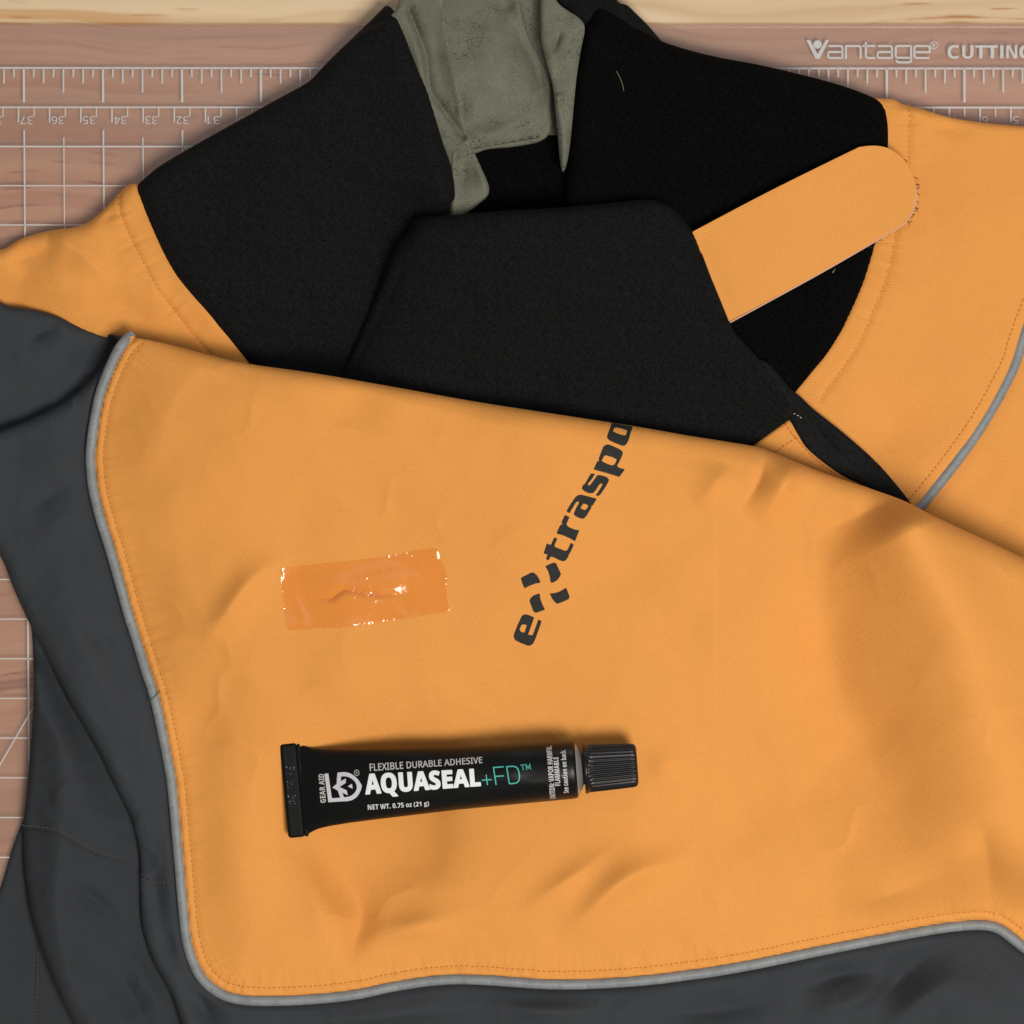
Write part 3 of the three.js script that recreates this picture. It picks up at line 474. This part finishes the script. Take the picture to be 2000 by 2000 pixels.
const sealLeftFolds = sum([fold([[795, 10], [817, 65], [832, 110], [840, 175], [868, 215], [912, 275]], 9, -1.6, { fade: 0.05 }), fold([[800, 60], [822, 130], [850, 240]], 14, 1.4), fold([[868, 10], [880, 80], [890, 150], [900, 230]], 6, 0.8, { fade: 0.05 }), fold([[850, 30], [855, 120], [875, 190]], 22, -1.2)]);
const sealLeftH = (x, y) => 12.5 + 0.055 * (x - 800 - (y - 20) * 0.33) - 2 * ss(100, 280, y) + 1.6 * sealLeftFolds(x, y) + 0.25 * vnoise(x / 30, y / 30, 113);
sheet('seal_side', seal, M.latex, [smooth([[760, 30, 1], [775, 16], [784, -30, 1], [862, -30, 1], [867, 20], [873, 72], [886, 145], [898, 205], [908, 250], [918, 284], [924, 305, 1], [880, 330, 1], [840, 230], [800, 120]], true, 5)], sealLeftH, { step: 2.5, R: 1.2, drop: 3 });
const sealTipH = (x, y) => 10.5 - 7 * ss(886, 866, x) + fold_tip(x, y) + 0.2 * vnoise(x / 20, y / 20, 114);
const fold_tip = sum([fold([[884, 300], [905, 288], [924, 286]], 12, 1.2), fold([[900, 300], [905, 345], [900, 390]], 16, -2.6), fold([[930, 310], [942, 350], [945, 385]], 12, 1.2)]);
sheet('seal_tip', seal, M.latex, [smooth([[850, 290, 1], [882, 292], [908, 280], [916, 283], [924, 294], [932, 310], [941, 330], [950, 350], [955, 366], [952, 381], [934, 398], [915, 414], [900, 430, 1], [835, 430, 1], [840, 300, 1]], true, 5)], sealTipH, { step: 2.5, R: 1.4, drop: 4 });
const sealRightH = (x, y) => 16.5 + 0.02 * (x - 1100) + 1.5 * fold_right(x, y) + 0.25 * vnoise(x / 25, y / 25, 115) - 3 * ss(200, 330, y);
const fold_right = sum([fold([[1098, 55], [1088, 80], [1082, 105]], 7, -1.6), fold([[1066, 60], [1080, 110], [1100, 130]], 26, 2.2), fold([[1085, 180], [1100, 260], [1100, 330]], 14, 1.5, { fade: 0.1 }), fold([[1120, 60], [1135, 90], [1118, 160]], 14, -1.8)]);
sheet('seal_side', seal, M.latex, [smooth([[1056, -30, 1], [1070, -30, 1], [1092, 8], [1132, 36], [1142, 56], [1136, 90], [1127, 145], [1121, 203], [1115, 268], [1108, 315], [1100, 334], [1094, 314], [1090, 268], [1085, 217], [1079, 163], [1067, 120], [1058, 83], [1056, 36]], true, 5)], sealRightH, { step: 2.5, R: 1.6, drop: 4 });

// black neoprene collar
const collarBackLoop = smooth([[1078, -30, 1], [1204, -30, 1], [1206, 2], [1225, 10], [1240, 24], [1268, 52], [1300, 90, 1], [1250, 110, 1], [1150, 90, 1], [1120, 60], [1090, 22]], true, 5);
sheet('collar_back', jacket, M.neoprene, [collarBackLoop], (x, y) => 8.8 + 0.3 * vnoise(x / 30, y / 30, 119), { step: 4, R: 3, drop: 8 }).userData.label = 'back of the black collar behind the neck seal';
const collarRLoop = smooth([[1152, 37], [1160, 22], [1172, 15], [1190, 22], [1230, 48], [1265, 66], [1294, 81], [1350, 99], [1409, 113], [1470, 124], [1517, 134], [1590, 152], [1644, 167], [1691, 184], [1717, 197], [1730, 213], [1735, 236], [1736, 286], [1728, 380], [1712, 468], [1700, 514], [1684, 562], [1662, 612], [1645, 650], [1616, 700], [1587, 738], [1560, 775, 1], [1500, 860, 1], [1380, 800, 1], [1240, 500, 1], [1110, 460, 1], [1104, 395], [1108, 325], [1114, 270], [1119, 200], [1127, 145], [1136, 95], [1142, 60]], true, 5);
const collarRFolds = sum([fold([[1150, 40], [1130, 150], [1120, 300]], 40, 2.4, { fade: 0.1 }), fold([[1200, 130], [1360, 210], [1560, 260]], 110, 1.6), fold([[1240, 330], [1340, 330], [1440, 420]], 60, -2.2), fold([[1500, 620], [1600, 560], [1660, 480]], 60, 1.0)]);
const collarRH = (x, y) => 13 + collarRFolds(x, y) + 0.25 * vnoise(x / 60, y / 60, 121) - 3 * ss(520, 800, y);
sheet('collar_side', jacket, M.neopreneShaded, [collarRLoop], collarRH, { step: 5, R: 5.5, drop: 6 }).userData.label = 'black neoprene collar half at the right';
const collarLLoop = smooth([[742, 22], [750, 13], [759, 11], [771, 24], [784, 51], [802, 91], [824, 145], [842, 199], [864, 275], [882, 328], [890, 380], [892, 440, 1], [830, 480, 1], [690, 780, 1], [520, 770, 1], [467, 701], [424, 649], [380, 594], [344, 543], [315, 493], [290, 435], [272, 391], [266, 371], [272, 358], [284, 347], [308, 327], [340, 307], [399, 273], [471, 233], [543, 193], [582, 172], [606, 157], [623, 139], [652, 109], [700, 63]], true, 5);
const collarLFolds = sum([fold([[745, 40], [800, 160], [850, 300], [875, 400]], 60, 4.0, { fade: 0.05 }), fold([[450, 300], [560, 420], [600, 600]], 140, 2.6), fold([[620, 800], [680, 640], [735, 510], [775, 430], [800, 350]], 110, -8.5, { fade: 0.2 }), blob(330, 400, 70, 90, 1.0)]);
const collarLH = (x, y) => 12.5 + collarLFolds(x, y) + 0.3 * vnoise(x / 60, y / 60, 122) - 4 * ss(150, 10, edgeY(x) - y);
sheet('collar_side', jacket, M.neoprene, [collarLLoop], collarLH, { step: 5, R: 6.5, drop: 7 }).userData.label = 'black neoprene collar half at the left';

// front of the collar, lower edge hidden by the folded panel
const flapLoop = smooth([[790, 458], [800, 434], [822, 422], [858, 421], [905, 418], [1000, 411], [1097, 405], [1190, 397], [1255, 390], [1287, 393], [1310, 404], [1331, 425], [1356, 456], [1370, 492], [1390, 545], [1424, 629], [1440, 655], [1480, 700], [1545, 790, 1], [1541, 819, 1], [1510, 842], [1470, 870, 1], [1440, 920, 1], [1200, 880, 1], [700, 790, 1], [640, 780, 1], [672, 715], [705, 640], [735, 570], [765, 500]], true, 5);
const flapFolds = sum([fold([[772, 505], [738, 585], [700, 660], [660, 740]], 9, 0.9, { fade: 0.05 }), fold([[790, 520], [757, 590], [715, 670], [690, 730]], 4, -0.5, { fade: 0.05 }), fold([[900, 520], [1050, 560], [1300, 560]], 130, 1.6), groove(smooth([[1440, 690], [1500, 760], [1530, 810]], false, 4), 5, 0.4)]);
const flapTop = smooth([[790, 458], [800, 434], [822, 422], [858, 421], [905, 418], [1000, 411], [1097, 405], [1190, 397], [1255, 390], [1287, 393], [1310, 404], [1331, 425], [1356, 456], [1370, 492]], false, 4);
const flapLeft = smooth([[830, 380], [800, 432], [765, 500], [735, 570], [705, 640], [672, 715], [640, 780]], false, 4);
const flapH = (x, y) => (x < 1000 ? -roll(lineDist(flapLeft, x, y)[0], 26) * 0.5 : 0) - (y < 520 ? roll(lineDist(flapTop, x, y)[0], 6) : 0) + 13.5 + 9.5 * ss(20, 330, edgeY(x) - y) + flapFolds(x, y) + 0.25 * vnoise(x / 70, y / 70, 123);
const flap = sheet('collar_front', jacket, M.neoprene, [flapLoop], flapH, { step: 5, R: 2, drop: 12 }); flap.userData.label = 'black neoprene front of the collar above the orange panel';

// bound edge of the neck zip opening: two dark strips crossing the shoulder seam
const strapLoop = smooth([[1427, 655, 1], [1463, 694], [1500, 709], [1540, 755], [1565, 776], [1590, 800], [1648, 846], [1717, 908], [1775, 977], [1784, 995, 1], [1740, 975], [1699, 954], [1644, 928], [1583, 882], [1560, 850], [1541, 818], [1500, 772], [1462, 735]], true, 5);
const strapH = (x, y) => 14.2 - 2.6 * ss(1560, 1780, x) + fold_strap(x, y) + 0.15 * vnoise(x / 15, y / 15, 124);
const fold_strap = sum([fold([[1500, 735], [1560, 800], [1620, 870], [1700, 945]], 10, 0.9, { fade: 0.05 }), fold([[1590, 805], [1620, 850], [1660, 895]], 7, -1.2)]);
const strapSheet = sheet('binding_strip', jacket, M.binding, [strapLoop], strapH, { step: 3, R: 1.2, drop: 3 }); strapSheet.userData.label = 'black binding strip running down from the collar over the orange shoulder';
stitches(strapSheet, [[1552, 808], [1560, 812], [1568, 820]], strapH, std({ color: lin(0.5, 0.42, 0.3), roughness: 0.8 }), { pitch: 7, len: 2.2, wide: 1, lift: 0.9 });
const lapLoop = smooth([[1430, 905, 1], [1470, 871, 1], [1515, 838], [1543, 818, 1], [1562, 847], [1585, 880], [1646, 926], [1702, 954], [1745, 985, 1], [1640, 990, 1]], true, 5);
const lapH = (x, y) => 11.6 + fold([[1545, 822], [1585, 877], [1645, 923], [1700, 952]], 6, 0.7, { fade: 0 })(x, y);
const lapSheet = sheet('shoulder_panel', jacket, M.yokeRight, [lapLoop], lapH, { step: 3, R: 1.2, drop: 3 }); lapSheet.userData.label = 'small orange lap between collar and folded panel';
stitches(lapSheet, smooth([[1535, 830], [1556, 858], [1588, 892], [1630, 925]], false, 4), lapH, M.thread, { pitch: 9 });
stitches(lapSheet, smooth([[1553, 856], [1535, 868], [1510, 885]], false, 4), lapH, M.thread, { pitch: 9 });

// the closure tab
const tabLoop = smooth([[1352, 453, 1], [1500, 375], [1664, 294], [1682, 287], [1702, 284.5], [1722, 286], [1742, 293], [1765, 312], [1780, 335], [1788, 362], [1788, 390], [1781, 413], [1767, 433], [1750, 447], [1728, 459], [1600, 533], [1424, 628, 1], [1388, 540]], true, 6);
const tabH = (x, y) => 18.2 - 3.2 * ss(1480, 1760, x) + 0.5 * ss(1420, 1352, x) + 0.25 * vnoise(x / 70, y / 70, 131) + fold([[1370, 470], [1400, 545], [1436, 620]], 22, -0.8, { fade: 0 })(x, y);
const tab = sheet('closure_tab', jacket, M.tab, [tabLoop], tabH, { step: 3, R: 0.35, drop: 0.9 }); tab.userData.label = 'orange closure tab with a rounded end across the collar';
const tabEdge = smooth([[1788, 365], [1789, 390], [1782, 414], [1768, 434], [1751, 448], [1728, 460.5], [1600, 534.5], [1426, 629.5]], false, 6);
mesh('tab_backing', tube(tabEdge, (x, y) => tabH(x, y) - 0.55, 1.7), M.backing, tab).userData.label = 'pale cut edge of the tab backing';
{
  const gs = [];
  const hook = (x, y, a, l, bend) => { const pts = []; for (let k = 0; k <= 6; k++) { const t = k / 6, aa = a + bend * t; x += Math.cos(aa) * l / 6; y += Math.sin(aa) * l / 6; pts.push(new THREE.Vector3(...W(x, y, tabH(x, y) - 1.2 - t * 0.3))); } gs.push(new THREE.TubeGeometry(new THREE.CatmullRomCurve3(pts), 8, 0.75 * S, 5)); };
  for (const [x, y, u, v] of walk(tabEdge.slice(0, 34), 3.2)) { if (rnd() < 0.55) continue; const n = Math.atan2(u, -v) + Math.PI; hook(x - Math.cos(n) * 2, y - Math.sin(n) * 2, n + (rnd() - 0.5) * 1.3, 4 + rnd() * 8, (rnd() - 0.5) * 3.4); }
  for (const [x, y] of [[1766, 312], [1785, 345], [1789, 362], [1790, 376], [1772, 430], [1774, 433]]) hook(x - 2, y, (rnd() - 0.5) * 1.4, 7 + rnd() * 5, (rnd() - 0.5) * 3);
  const m = mesh('hook_fibres', mergeGeometries(gs), M.fuzz, tab); m.userData.kind = 'stuff'; m.userData.label = 'dark hook fibres sticking out under the tab end';
}

// ---------------------------------------------------------------- clear tape over the tear
const tapeLoop = [[546.6, 1109.8], [600, 1104], [657.7, 1097], [736, 1090], [775, 1083], [815, 1075], [852, 1069.5], [856, 1080], [862, 1093], [868, 1108], [872, 1124.6], [873, 1145], [872, 1166], [876, 1181], [878, 1193], [850, 1198], [815, 1204], [772, 1210], [735, 1217], [697, 1223], [662, 1226], [630, 1225], [599, 1230], [563, 1232], [558, 1212], [555, 1197], [552.5, 1178], [551.5, 1158], [549.5, 1132]].map(([x, y]) => [x + 0.8 * vnoise(x / 4, y / 4, 141), y + 0.8 * vnoise(x / 4, y / 4, 142)]);
const lifts = [];                                    // where the film has lifted, edges curl and bubbles stand up
// a lifted spot of film tilts towards the window: h falls by .16 to the side and .28 to the front, less the cloth's own slope there
const spot = (x, y, rx, ry, k = 1, turn = 0) => {
  const e = 6, mm = S * 1000, gx = (panelH(x + e, y) - panelH(x - e, y)) / (2 * e * mm), gy = (panelH(x, y + e) - panelH(x, y - e)) / (2 * e * mm), c = Math.cos(turn), s = Math.sin(turn);
  lifts.push((px, py) => { const dx = px - x, dy = py - y; if (Math.abs(dx) > 40 || Math.abs(dy) > 40) return 0; const u = (dx * c + dy * s) / rx, v = (dy * c - dx * s) / ry, q = u * u + v * v; return q > 8 ? 0 : k * (-(0.178 + gx) * dx - (0.151 + gy) * dy) * mm * Math.exp(-(q ** 1.5)); });
};
spot(856, 1083, 5.5, 14, 1.05, -0.3); spot(550, 1133, 3.4, 14, 1.05, -0.1); spot(552, 1158, 2.6, 5);
for (const [x0, y0, x1, y1, n] of [[735, 1090, 805, 1078, 14], [630, 1224, 672, 1224, 8], [690, 1221, 775, 1208, 16], [870, 1130, 876, 1192, 10], [553, 1150, 557, 1190, 6]]) for (let k = 0; k < n; k++) { const t = (k + rnd()) / n; spot(lerp(x0, x1, t) + (rnd() - 0.5) * 3, lerp(y0, y1, t) + (rnd() - 0.5) * 2, 1.6 + rnd() * 2.2, 1.5 + rnd() * 1.2, 0.8 + rnd() * 0.5); }
for (const [x, y, r] of [[690, 1154, 6], [697, 1159, 4], [683, 1152, 3.5], [717, 1130, 4], [723, 1146, 5], [721, 1161, 4], [693, 1166, 3], [703, 1124, 1.8], [735, 1132, 2], [679, 1136, 1.8], [805, 1086, 2.6], [760, 1087, 4.5], [776, 1083, 5], [657, 1224, 5]]) spot(x, y, r, r * 1.1, 1);
const liftH = sum(lifts);
const tapeH = (x, y) => panelH(x, y) - 0.8 * tearSlit(x, y) + 0.16 + liftH(x, y) + 0.008 * vnoise(x / 4, y / 4, 143) + 0.02 * vnoise(x / 14, y / 14, 144);
const tapeMat = std({ color: lin(1.0, 0.885, 0.61), transmission: 0.97, thickness: 0, roughness: 0.09, ior: 1.5, side: THREE.DoubleSide });
const tape = sheet('tape_patch', scene, tapeMat, [tapeLoop], tapeH, { step: 1.4, R: 0.03, drop: 0.06 });
tag(tape, 'glossy clear tape patch stuck over a tear in the orange panel', 'tape patch');

// ---------------------------------------------------------------- the tube of glue
{
  const yAxis = (x) => 1543 - (x - 575) * 40 / 550;
  const groundH = (x, y) => panelH(x, y), spots = [];
  for (let x = 555; x <= 1240; x += 15) for (const o of [-40, -20, 0, 20, 40]) spots.push([x, groundH(x, yAxis(x) + o * (x > 1130 ? 0.5 : 1))]);
  const hA = groundH(570, yAxis(570)), hB = groundH(1200, yAxis(1200)), base = (x) => lerp(hA, hB, (x - 570) / 630);
  const rise = Math.max(...spots.filter(([x]) => x > 560).map(([x, h]) => h - base(x))) * 0.55;
  const bottom = (x) => base(x) + rise * 0.8;
  const mid = [900, yAxis(900)], origin = W(mid[0], mid[1], bottom(900));
  const glue = new THREE.Group(); glue.name = 'glue_tube'; glue.position.set(...origin); scene.add(glue);
  tag(glue, 'small black tube of adhesive with ribbed cap lying on the orange panel', 'glue tube');
  const at = (x, dy, up) => { const h = bottom(x) + up, p = W(x + dy * 0.0727, yAxis(x) + dy, h); return [p[0] - origin[0], p[1] - origin[1], p[2] - origin[2]]; };
  // half width (px) and half height (mm) of the body at x
  const prof = [[590, 90, 1.3], [600, 85, 1.7], [616, 78.5, 2.4], [640, 75, 3.3], [680, 71.5, 4.6], [716, 69.5, 5.5], [800, 65.5, 7.0], [890, 61.5, 8.1], [1001, 59, 8.9], [1082, 57.3, 9.2], [1112, 56.6, 9.2], [1120, 56, 9.15], [1124, 55, 9.0], [1126, 53.5, 8.75]];
  const profAt = (x) => { for (let i = 0; i < prof.length - 1; i++) if (x <= prof[i + 1][0]) { const t = (x - prof[i][0]) / (prof[i + 1][0] - prof[i][0]); return [lerp(prof[i][1], prof[i + 1][1], t), lerp(prof[i][2], prof[i + 1][2], t)]; } return prof.at(-1).slice(1); };
  const loft = (xs, section, N, uv) => {
    const pos = [], uvs = [], idx = [];
    xs.forEach((x, i) => { for (let k = 0; k <= N; k++) { const a = k / N * 2 * Math.PI - Math.PI, [dy, up] = section(x, a); pos.push(...at(x, dy, up)); uvs.push(...uv(x, a)); } });
    for (let i = 0; i < xs.length - 1; i++) for (let k = 0; k < N; k++) { const p = i * (N + 1) + k; idx.push(p, p + 1, p + N + 1, p + 1, p + N + 2, p + N + 1); }
    const g = new THREE.BufferGeometry(); g.setAttribute('position', new THREE.Float32BufferAttribute(pos, 3)); g.setAttribute('uv', new THREE.Float32BufferAttribute(uvs, 2)); g.setIndex(idx); g.computeVertexNormals(); return g;
  };
  const X0 = 590, X1 = 1126, CW = 2048, CH = 670, K = CW / (X1 - X0), ARC = CH / K;      // the label unrolled: ARC px of arc across its upper half
  const bodyXs = []; for (let x = 590; x < 1110; x += 6) bodyXs.push(x); bodyXs.push(1112, 1116, 1120, 1122, 1124, 1126);
  const crease = (x, a) => { const t = ss(720, 596, x); return t * (0.5 * Math.exp(-(((Math.abs(a) - 0.95) / 0.22) ** 2)) - 0.9 * Math.exp(-(((Math.abs(a) - 0.5) / 0.35) ** 2))); };
  const section = (x, a) => { const [w, hh] = profAt(x); return [Math.sin(a) * w, hh + Math.cos(a) * hh + (Math.abs(a) < 1.57 ? 0.22 * ss(1110, 1040, x) * vnoise(x / 70, a * 2.2, 151) * Math.cos(a) : 0) + (Math.abs(a) < 1.57 ? crease(x, a) * hh * 0.25 : 0)]; };
  // --- the label, drawn on the unrolled upper half (v: 0 front edge of the picture bottom, 1 top)
  const cv = document.createElement('canvas'); cv.width = CW; cv.height = CH; const c = cv.getContext('2d');
  c.fillStyle = '#0b0c0b'; c.fillRect(0, 0, CW, CH);
  const LX = (x) => (x - X0) * K;
  const LY = (x, y) => { const w = profAt(x)[0], s = clamp((y - yAxis(x)) / w, -0.98, 0.98); return CH / 2 + Math.asin(s) / (Math.PI / 2) * CH / 2; };
  const white = '#d9dad8';
  const text = (t, x0, y0, x1, cap, font, color = white, weight = 0) => {                 // baseline starts at photo (x0, y0), runs along the tube to x1, cap height cap px
    c.save(); const px = 100; c.font = font.replace('SIZE', px); const capF = px * 0.714, wide = c.measureText(t).width, ax = LX(x0), ay = LY(x0, y0), xm = (x0 + x1) / 2, ym = y0 + (yAxis(xm) - yAxis(x0)) , by = LY(x1, y0 + (yAxis(x1) - yAxis(x0)));
    const topY = LY(xm, ym - cap), sy = (LY(xm, ym) - topY) / capF, sx = (LX(x1) - ax) / wide;
    c.translate(ax, ay); c.transform(1, (by - ay) / (LX(x1) - ax), 0, 1, 0, 0); c.scale(sx, sy); c.fillStyle = c.strokeStyle = color; c.fillText(t, 0, 0);
    if (weight) { c.lineWidth = weight; c.lineJoin = 'round'; c.strokeText(t, 0, 0); } c.restore();
  };
  const SB = 'bold SIZEpx sans-serif', SR = 'SIZEpx sans-serif';
  text('FLEXIBLE DURABLE ADHESIVE', 723, 1506, 945, 12.5, SR, '#b9b6b2', 3.5);
  text('AQUASEAL', 713.5, 1550.5, 938.5, 34.5, SB, '#e6e8e7', 6);
  const teal = '#4bb5a8';
  const stroke = (pts, w = 2.2, color = teal, close) => { c.beginPath(); pts.forEach(([x, y], i) => c[i ? 'lineTo' : 'moveTo'](LX(x), LY(x, y))); if (close) c.closePath(); c.strokeStyle = color; c.lineWidth = w * K; c.lineCap = 'butt'; c.lineJoin = 'miter'; c.stroke(); };
  const E5 = (x, y) => [880 + x * 0.20186, 1420 + y * 0.20186];
  const s5 = (pts, w) => stroke(pts.map(([x, y]) => E5(x, y)), w);
  s5([[300, 515], [396, 508]]); s5([[345, 460], [351, 562]]);
  s5([[434, 560], [421, 392], [520, 384]], 2.4); s5([[430, 478], [515, 472]], 2.2);
  s5([[562, 548], [548, 384], [612, 379], [640, 388], [657, 410], [664, 445], [665, 485], [657, 515], [640, 537], [612, 545], [560, 549]], 2.4);
  s5([[680, 369], [725, 365]], 1.5); s5([[702, 367], [706, 418]], 1.5); s5([[740, 417], [735, 363], [757, 400], [772, 360], [777, 414]], 1.5);
  text('NET WT. 0.75 oz (21 g)', 714, 1582, 835, 9.3, SB);
  const fillPoly = (pts, color) => { c.beginPath(); pts.forEach(([x, y], i) => { const q = [610 + x * 0.06211, 1490 + y * 0.06211]; c[i ? 'lineTo' : 'moveTo'](LX(q[0]), LY(...q)); }); c.closePath(); c.fillStyle = color; c.fill(); };
  const sm = (p) => smooth(p, true, 8);
  const lilac = '#cfcdd2';
  fillPoly([[410, 340], [535, 330], [590, 1110], [1100, 1080], [1100, 1200], [470, 1240]], lilac);
  fillPoly(sm([[825, 305, 1], [940, 295], [1050, 290], [1180, 315], [1310, 385], [1450, 520], [1560, 710, 1], [1510, 870], [1400, 1040], [1250, 1155], [1100, 1200], [970, 1210, 1], [855, 1100, 1], [790, 870, 1], [625, 775, 1], [775, 660, 1], [790, 500]]), lilac);
  fillPoly(sm([[930, 430, 1], [1050, 425], [1190, 462], [1320, 560], [1385, 680], [1392, 790], [1350, 890], [1260, 990], [1140, 1055], [970, 1080, 1], [930, 940, 1], [1100, 1020, 1], [1070, 860, 1], [855, 760, 1], [1060, 630, 1], [1075, 485, 1], [910, 575, 1]]), '#0b0c0b');
  fillPoly([[1110, 740], [1250, 655], [1265, 815]], lilac);
  c.beginPath(); { const q = [610 + 1425 * 0.06211, 1490 + 312 * 0.06211]; c.arc(LX(q[0]), LY(...q), 4.6 * K, 0, 7); c.lineWidth = 1.4 * K; c.strokeStyle = '#a9a9a6'; c.stroke(); c.fillStyle = '#a9a9a6'; c.font = 'bold ' + 6.4 * K + 'px sans-serif'; c.fillText('R', LX(q[0]) - 2.2 * K, LY(...q) + 2.3 * K); }
  const upright = (t, x, y0, y1, cap, font, color = white, weight = 3) => {               // reads from the lower edge upwards: baseline at photo x, from y0 (bottom) to y1 (top)
    c.save(); const px = 100; c.font = font.replace('SIZE', px); const w = c.measureText(t).width, a = LY(x, y0), b = LY(x, y1);
    c.translate(LX(x), a); c.rotate(-Math.PI / 2 - 0.0); c.scale((a - b) / w, cap * K / 71.4); c.fillStyle = c.strokeStyle = color; c.fillText(t, 0, 0); c.lineWidth = weight; c.strokeText(t, 0, 0); c.restore();
  };
  upright('GEAR AID', 634.5, 1568, 1511, 10.5, SB, '#c4c4c0', 2);
  upright('CAUTION: VAPOR HARMFUL.', 1081, 1559.5, 1456, 10.5, SB, '#c9c9c6', 0.6);
  upright('FLAMMABLE', 1092.5, 1535, 1478, 9.8, SB, '#c9c9c6', 0.6);
  upright('See caution on back.', 1107.5, 1548.5, 1464, 9.6, SB, '#c9c9c6', 0.6);
  const label = new THREE.CanvasTexture(cv); label.colorSpace = THREE.SRGBColorSpace; label.wrapS = label.wrapT = THREE.ClampToEdgeWrapping;
  const plastic = std({ map: label, roughness: 0.36, specularIntensity: 0.5 });
  const uvBody = (x, a) => [(x - X0) / (X1 - X0), Math.abs(a) <= Math.PI / 2 ? 0.5 - a / Math.PI : a > 0 ? 0.002 : 0.998];
  const body = mesh('tube_body', loft(bodyXs, section, 128, uvBody), plastic, glue);
  body.userData.label = 'black printed tube body';
  const black = std({ color: lin(0.0045, 0.0048, 0.0045), roughness: 0.5, specularIntensity: 0.22 });
  // crimped end: folded bar with an embossed code
  {
    const hx = (594 - 549) / 2, g = new RoundedBoxGeometry(33 * S, 0.0030, 182 * S, 4, 0.0011), p = g.attributes.position;
    const turn = 0.0727; g.rotateY(turn + 0.02);
    g.translate(...at(571.5, 0, 1.5)); void hx; void p;
    mesh('crimped_end', g, black, glue).userData.label = 'folded crimp closing the flat end';
    const lip = new RoundedBoxGeometry(9 * S, 0.0014, 181 * S, 3, 0.0006); lip.rotateY(turn + 0.02); lip.translate(...at(590.5, 0, 1.5)); mesh('crimp_lip', lip, black, glue);
    const dots = []; const E4 = (x, y) => [530 + x * 0.18634, 1420 + y * 0.18634];
    for (const [x, y, r] of [[158, 422, 1.7], [200, 425, 1], [195, 440, 1], [236, 424, 1.3], [238, 445, 1], [232, 440, .8], [175, 488, .8], [205, 490, 1.1], [168, 575, 1.2], [220, 572, .9], [190, 590, .7], [215, 600, .9], [170, 612, .8], [175, 635, 1], [178, 725, 1.9], [225, 735, 1], [250, 720, 1.1], [230, 750, .8], [190, 780, 1.4], [205, 800, 1], [240, 778, 1], [248, 800, 1.1], [215, 770, .8]]) {
      const q = E4(x, y), s = new THREE.SphereGeometry(r * 1.1 * S, 8, 6); s.translate(...at(q[0] - (q[1] - yAxis(q[0])) * 0.0727, q[1] - yAxis(q[0]), 3.0)); dots.push(s);
    }
    const d = mesh('embossed_code', mergeGeometries(dots), std({ color: lin(0.16, 0.16, 0.16), roughness: 0.22 }), glue); d.userData.kind = 'stuff';  // grey colour paints the highlights on these black bumps
  }
  // bare metal shoulder, neck, ribbed cap
  const metal = std({ color: lin(0.42, 0.41, 0.40), roughness: 0.42, metalness: 0.55 });
  const round = (r, mm) => (x, a) => [Math.sin(a) * r(x), 9.1 + Math.cos(a) * r(x) * S * 1000];
  const flat01 = () => [0, 0];
  const sh = [[1125.5, 52], [1127, 51], [1130, 46], [1134, 40], [1137, 34], [1139, 28]];
  const look = (tab) => (x) => { for (let i = 0; i < tab.length - 1; i++) if (x <= tab[i + 1][0]) return lerp(tab[i][1], tab[i + 1][1], (x - tab[i][0]) / (tab[i + 1][0] - tab[i][0])); return tab.at(-1)[1]; };
  mesh('tube_shoulder', loft(sh.map((s) => s[0]), round(look(sh)), 64, flat01), metal, glue).userData.label = 'bare metal shoulder below the cap';
  const nk = [[1136, 30], [1146, 30]]; mesh('tube_neck', loft([1136, 1146], round(look(nk)), 40, flat01), black, glue);
  const capMat = std({ color: lin(0.006, 0.0065, 0.0065), roughness: 0.33, specularIntensity: 0.6 });
  const capR = [[1140, 20], [1140.3, 46], [1141.5, 48.5], [1146, 48.5], [1148, 46.5], [1152, 46.5], [1160, 46.2], [1200, 44.5], [1236, 42.6], [1241, 41], [1244, 37.5], [1245, 33], [1245.2, 0]];
  const capLook = look(capR), capXs = [1140, 1140.3, 1141.5, 1144, 1146, 1147, 1148, 1150, 1152, 1156, 1160, 1170, 1185, 1200, 1218, 1230, 1236, 1239, 1241, 1243, 1244, 1245, 1245.2];
  const capSec = (x, a) => { const r0 = capLook(x), rib = x > 1148 && x < 1243.5 ? ss(1148, 1156, x) * ss(1243.5, 1238, x) : 0, r = r0 - rib * 2.5 * (0.5 - 0.5 * Math.cos(a * 34)) ** 0.8; return [Math.sin(a) * r, 9.1 + Math.cos(a) * r * S * 1000]; };
  mesh('cap', loft(capXs, capSec, 34 * 16, flat01), capMat, glue).userData.label = 'ribbed black screw cap';
}

// ---------------------------------------------------------------- stray fibres
function fibre(pts, H, r, label) {
  const c = new THREE.CatmullRomCurve3(pts.map(([x, y]) => new THREE.Vector3(...W(x, y, H(x, y) + 0.35)))), m = mesh('lint_fibre', new THREE.TubeGeometry(c, 20, r * S, 6), std({ color: lin(0.24, 0.21, 0.13), roughness: 0.8 }));
  const o = c.getPoint(0.5); m.geometry.translate(-o.x, -o.y, -o.z); m.position.copy(o); tag(m, label, 'lint');
}
fibre([[1204, 139], [1209, 148], [1214, 160], [1217, 170], [1218, 177]], collarRH, 0.55, 'long pale lint fibre on the black collar near the neck seal');
fibre([[1631, 525], [1629, 529], [1626, 531], [1628, 533]], collarRH, 0.8, 'tiny curled lint fibre on black collar just below the orange tab');

renderer.render(scene, camera);
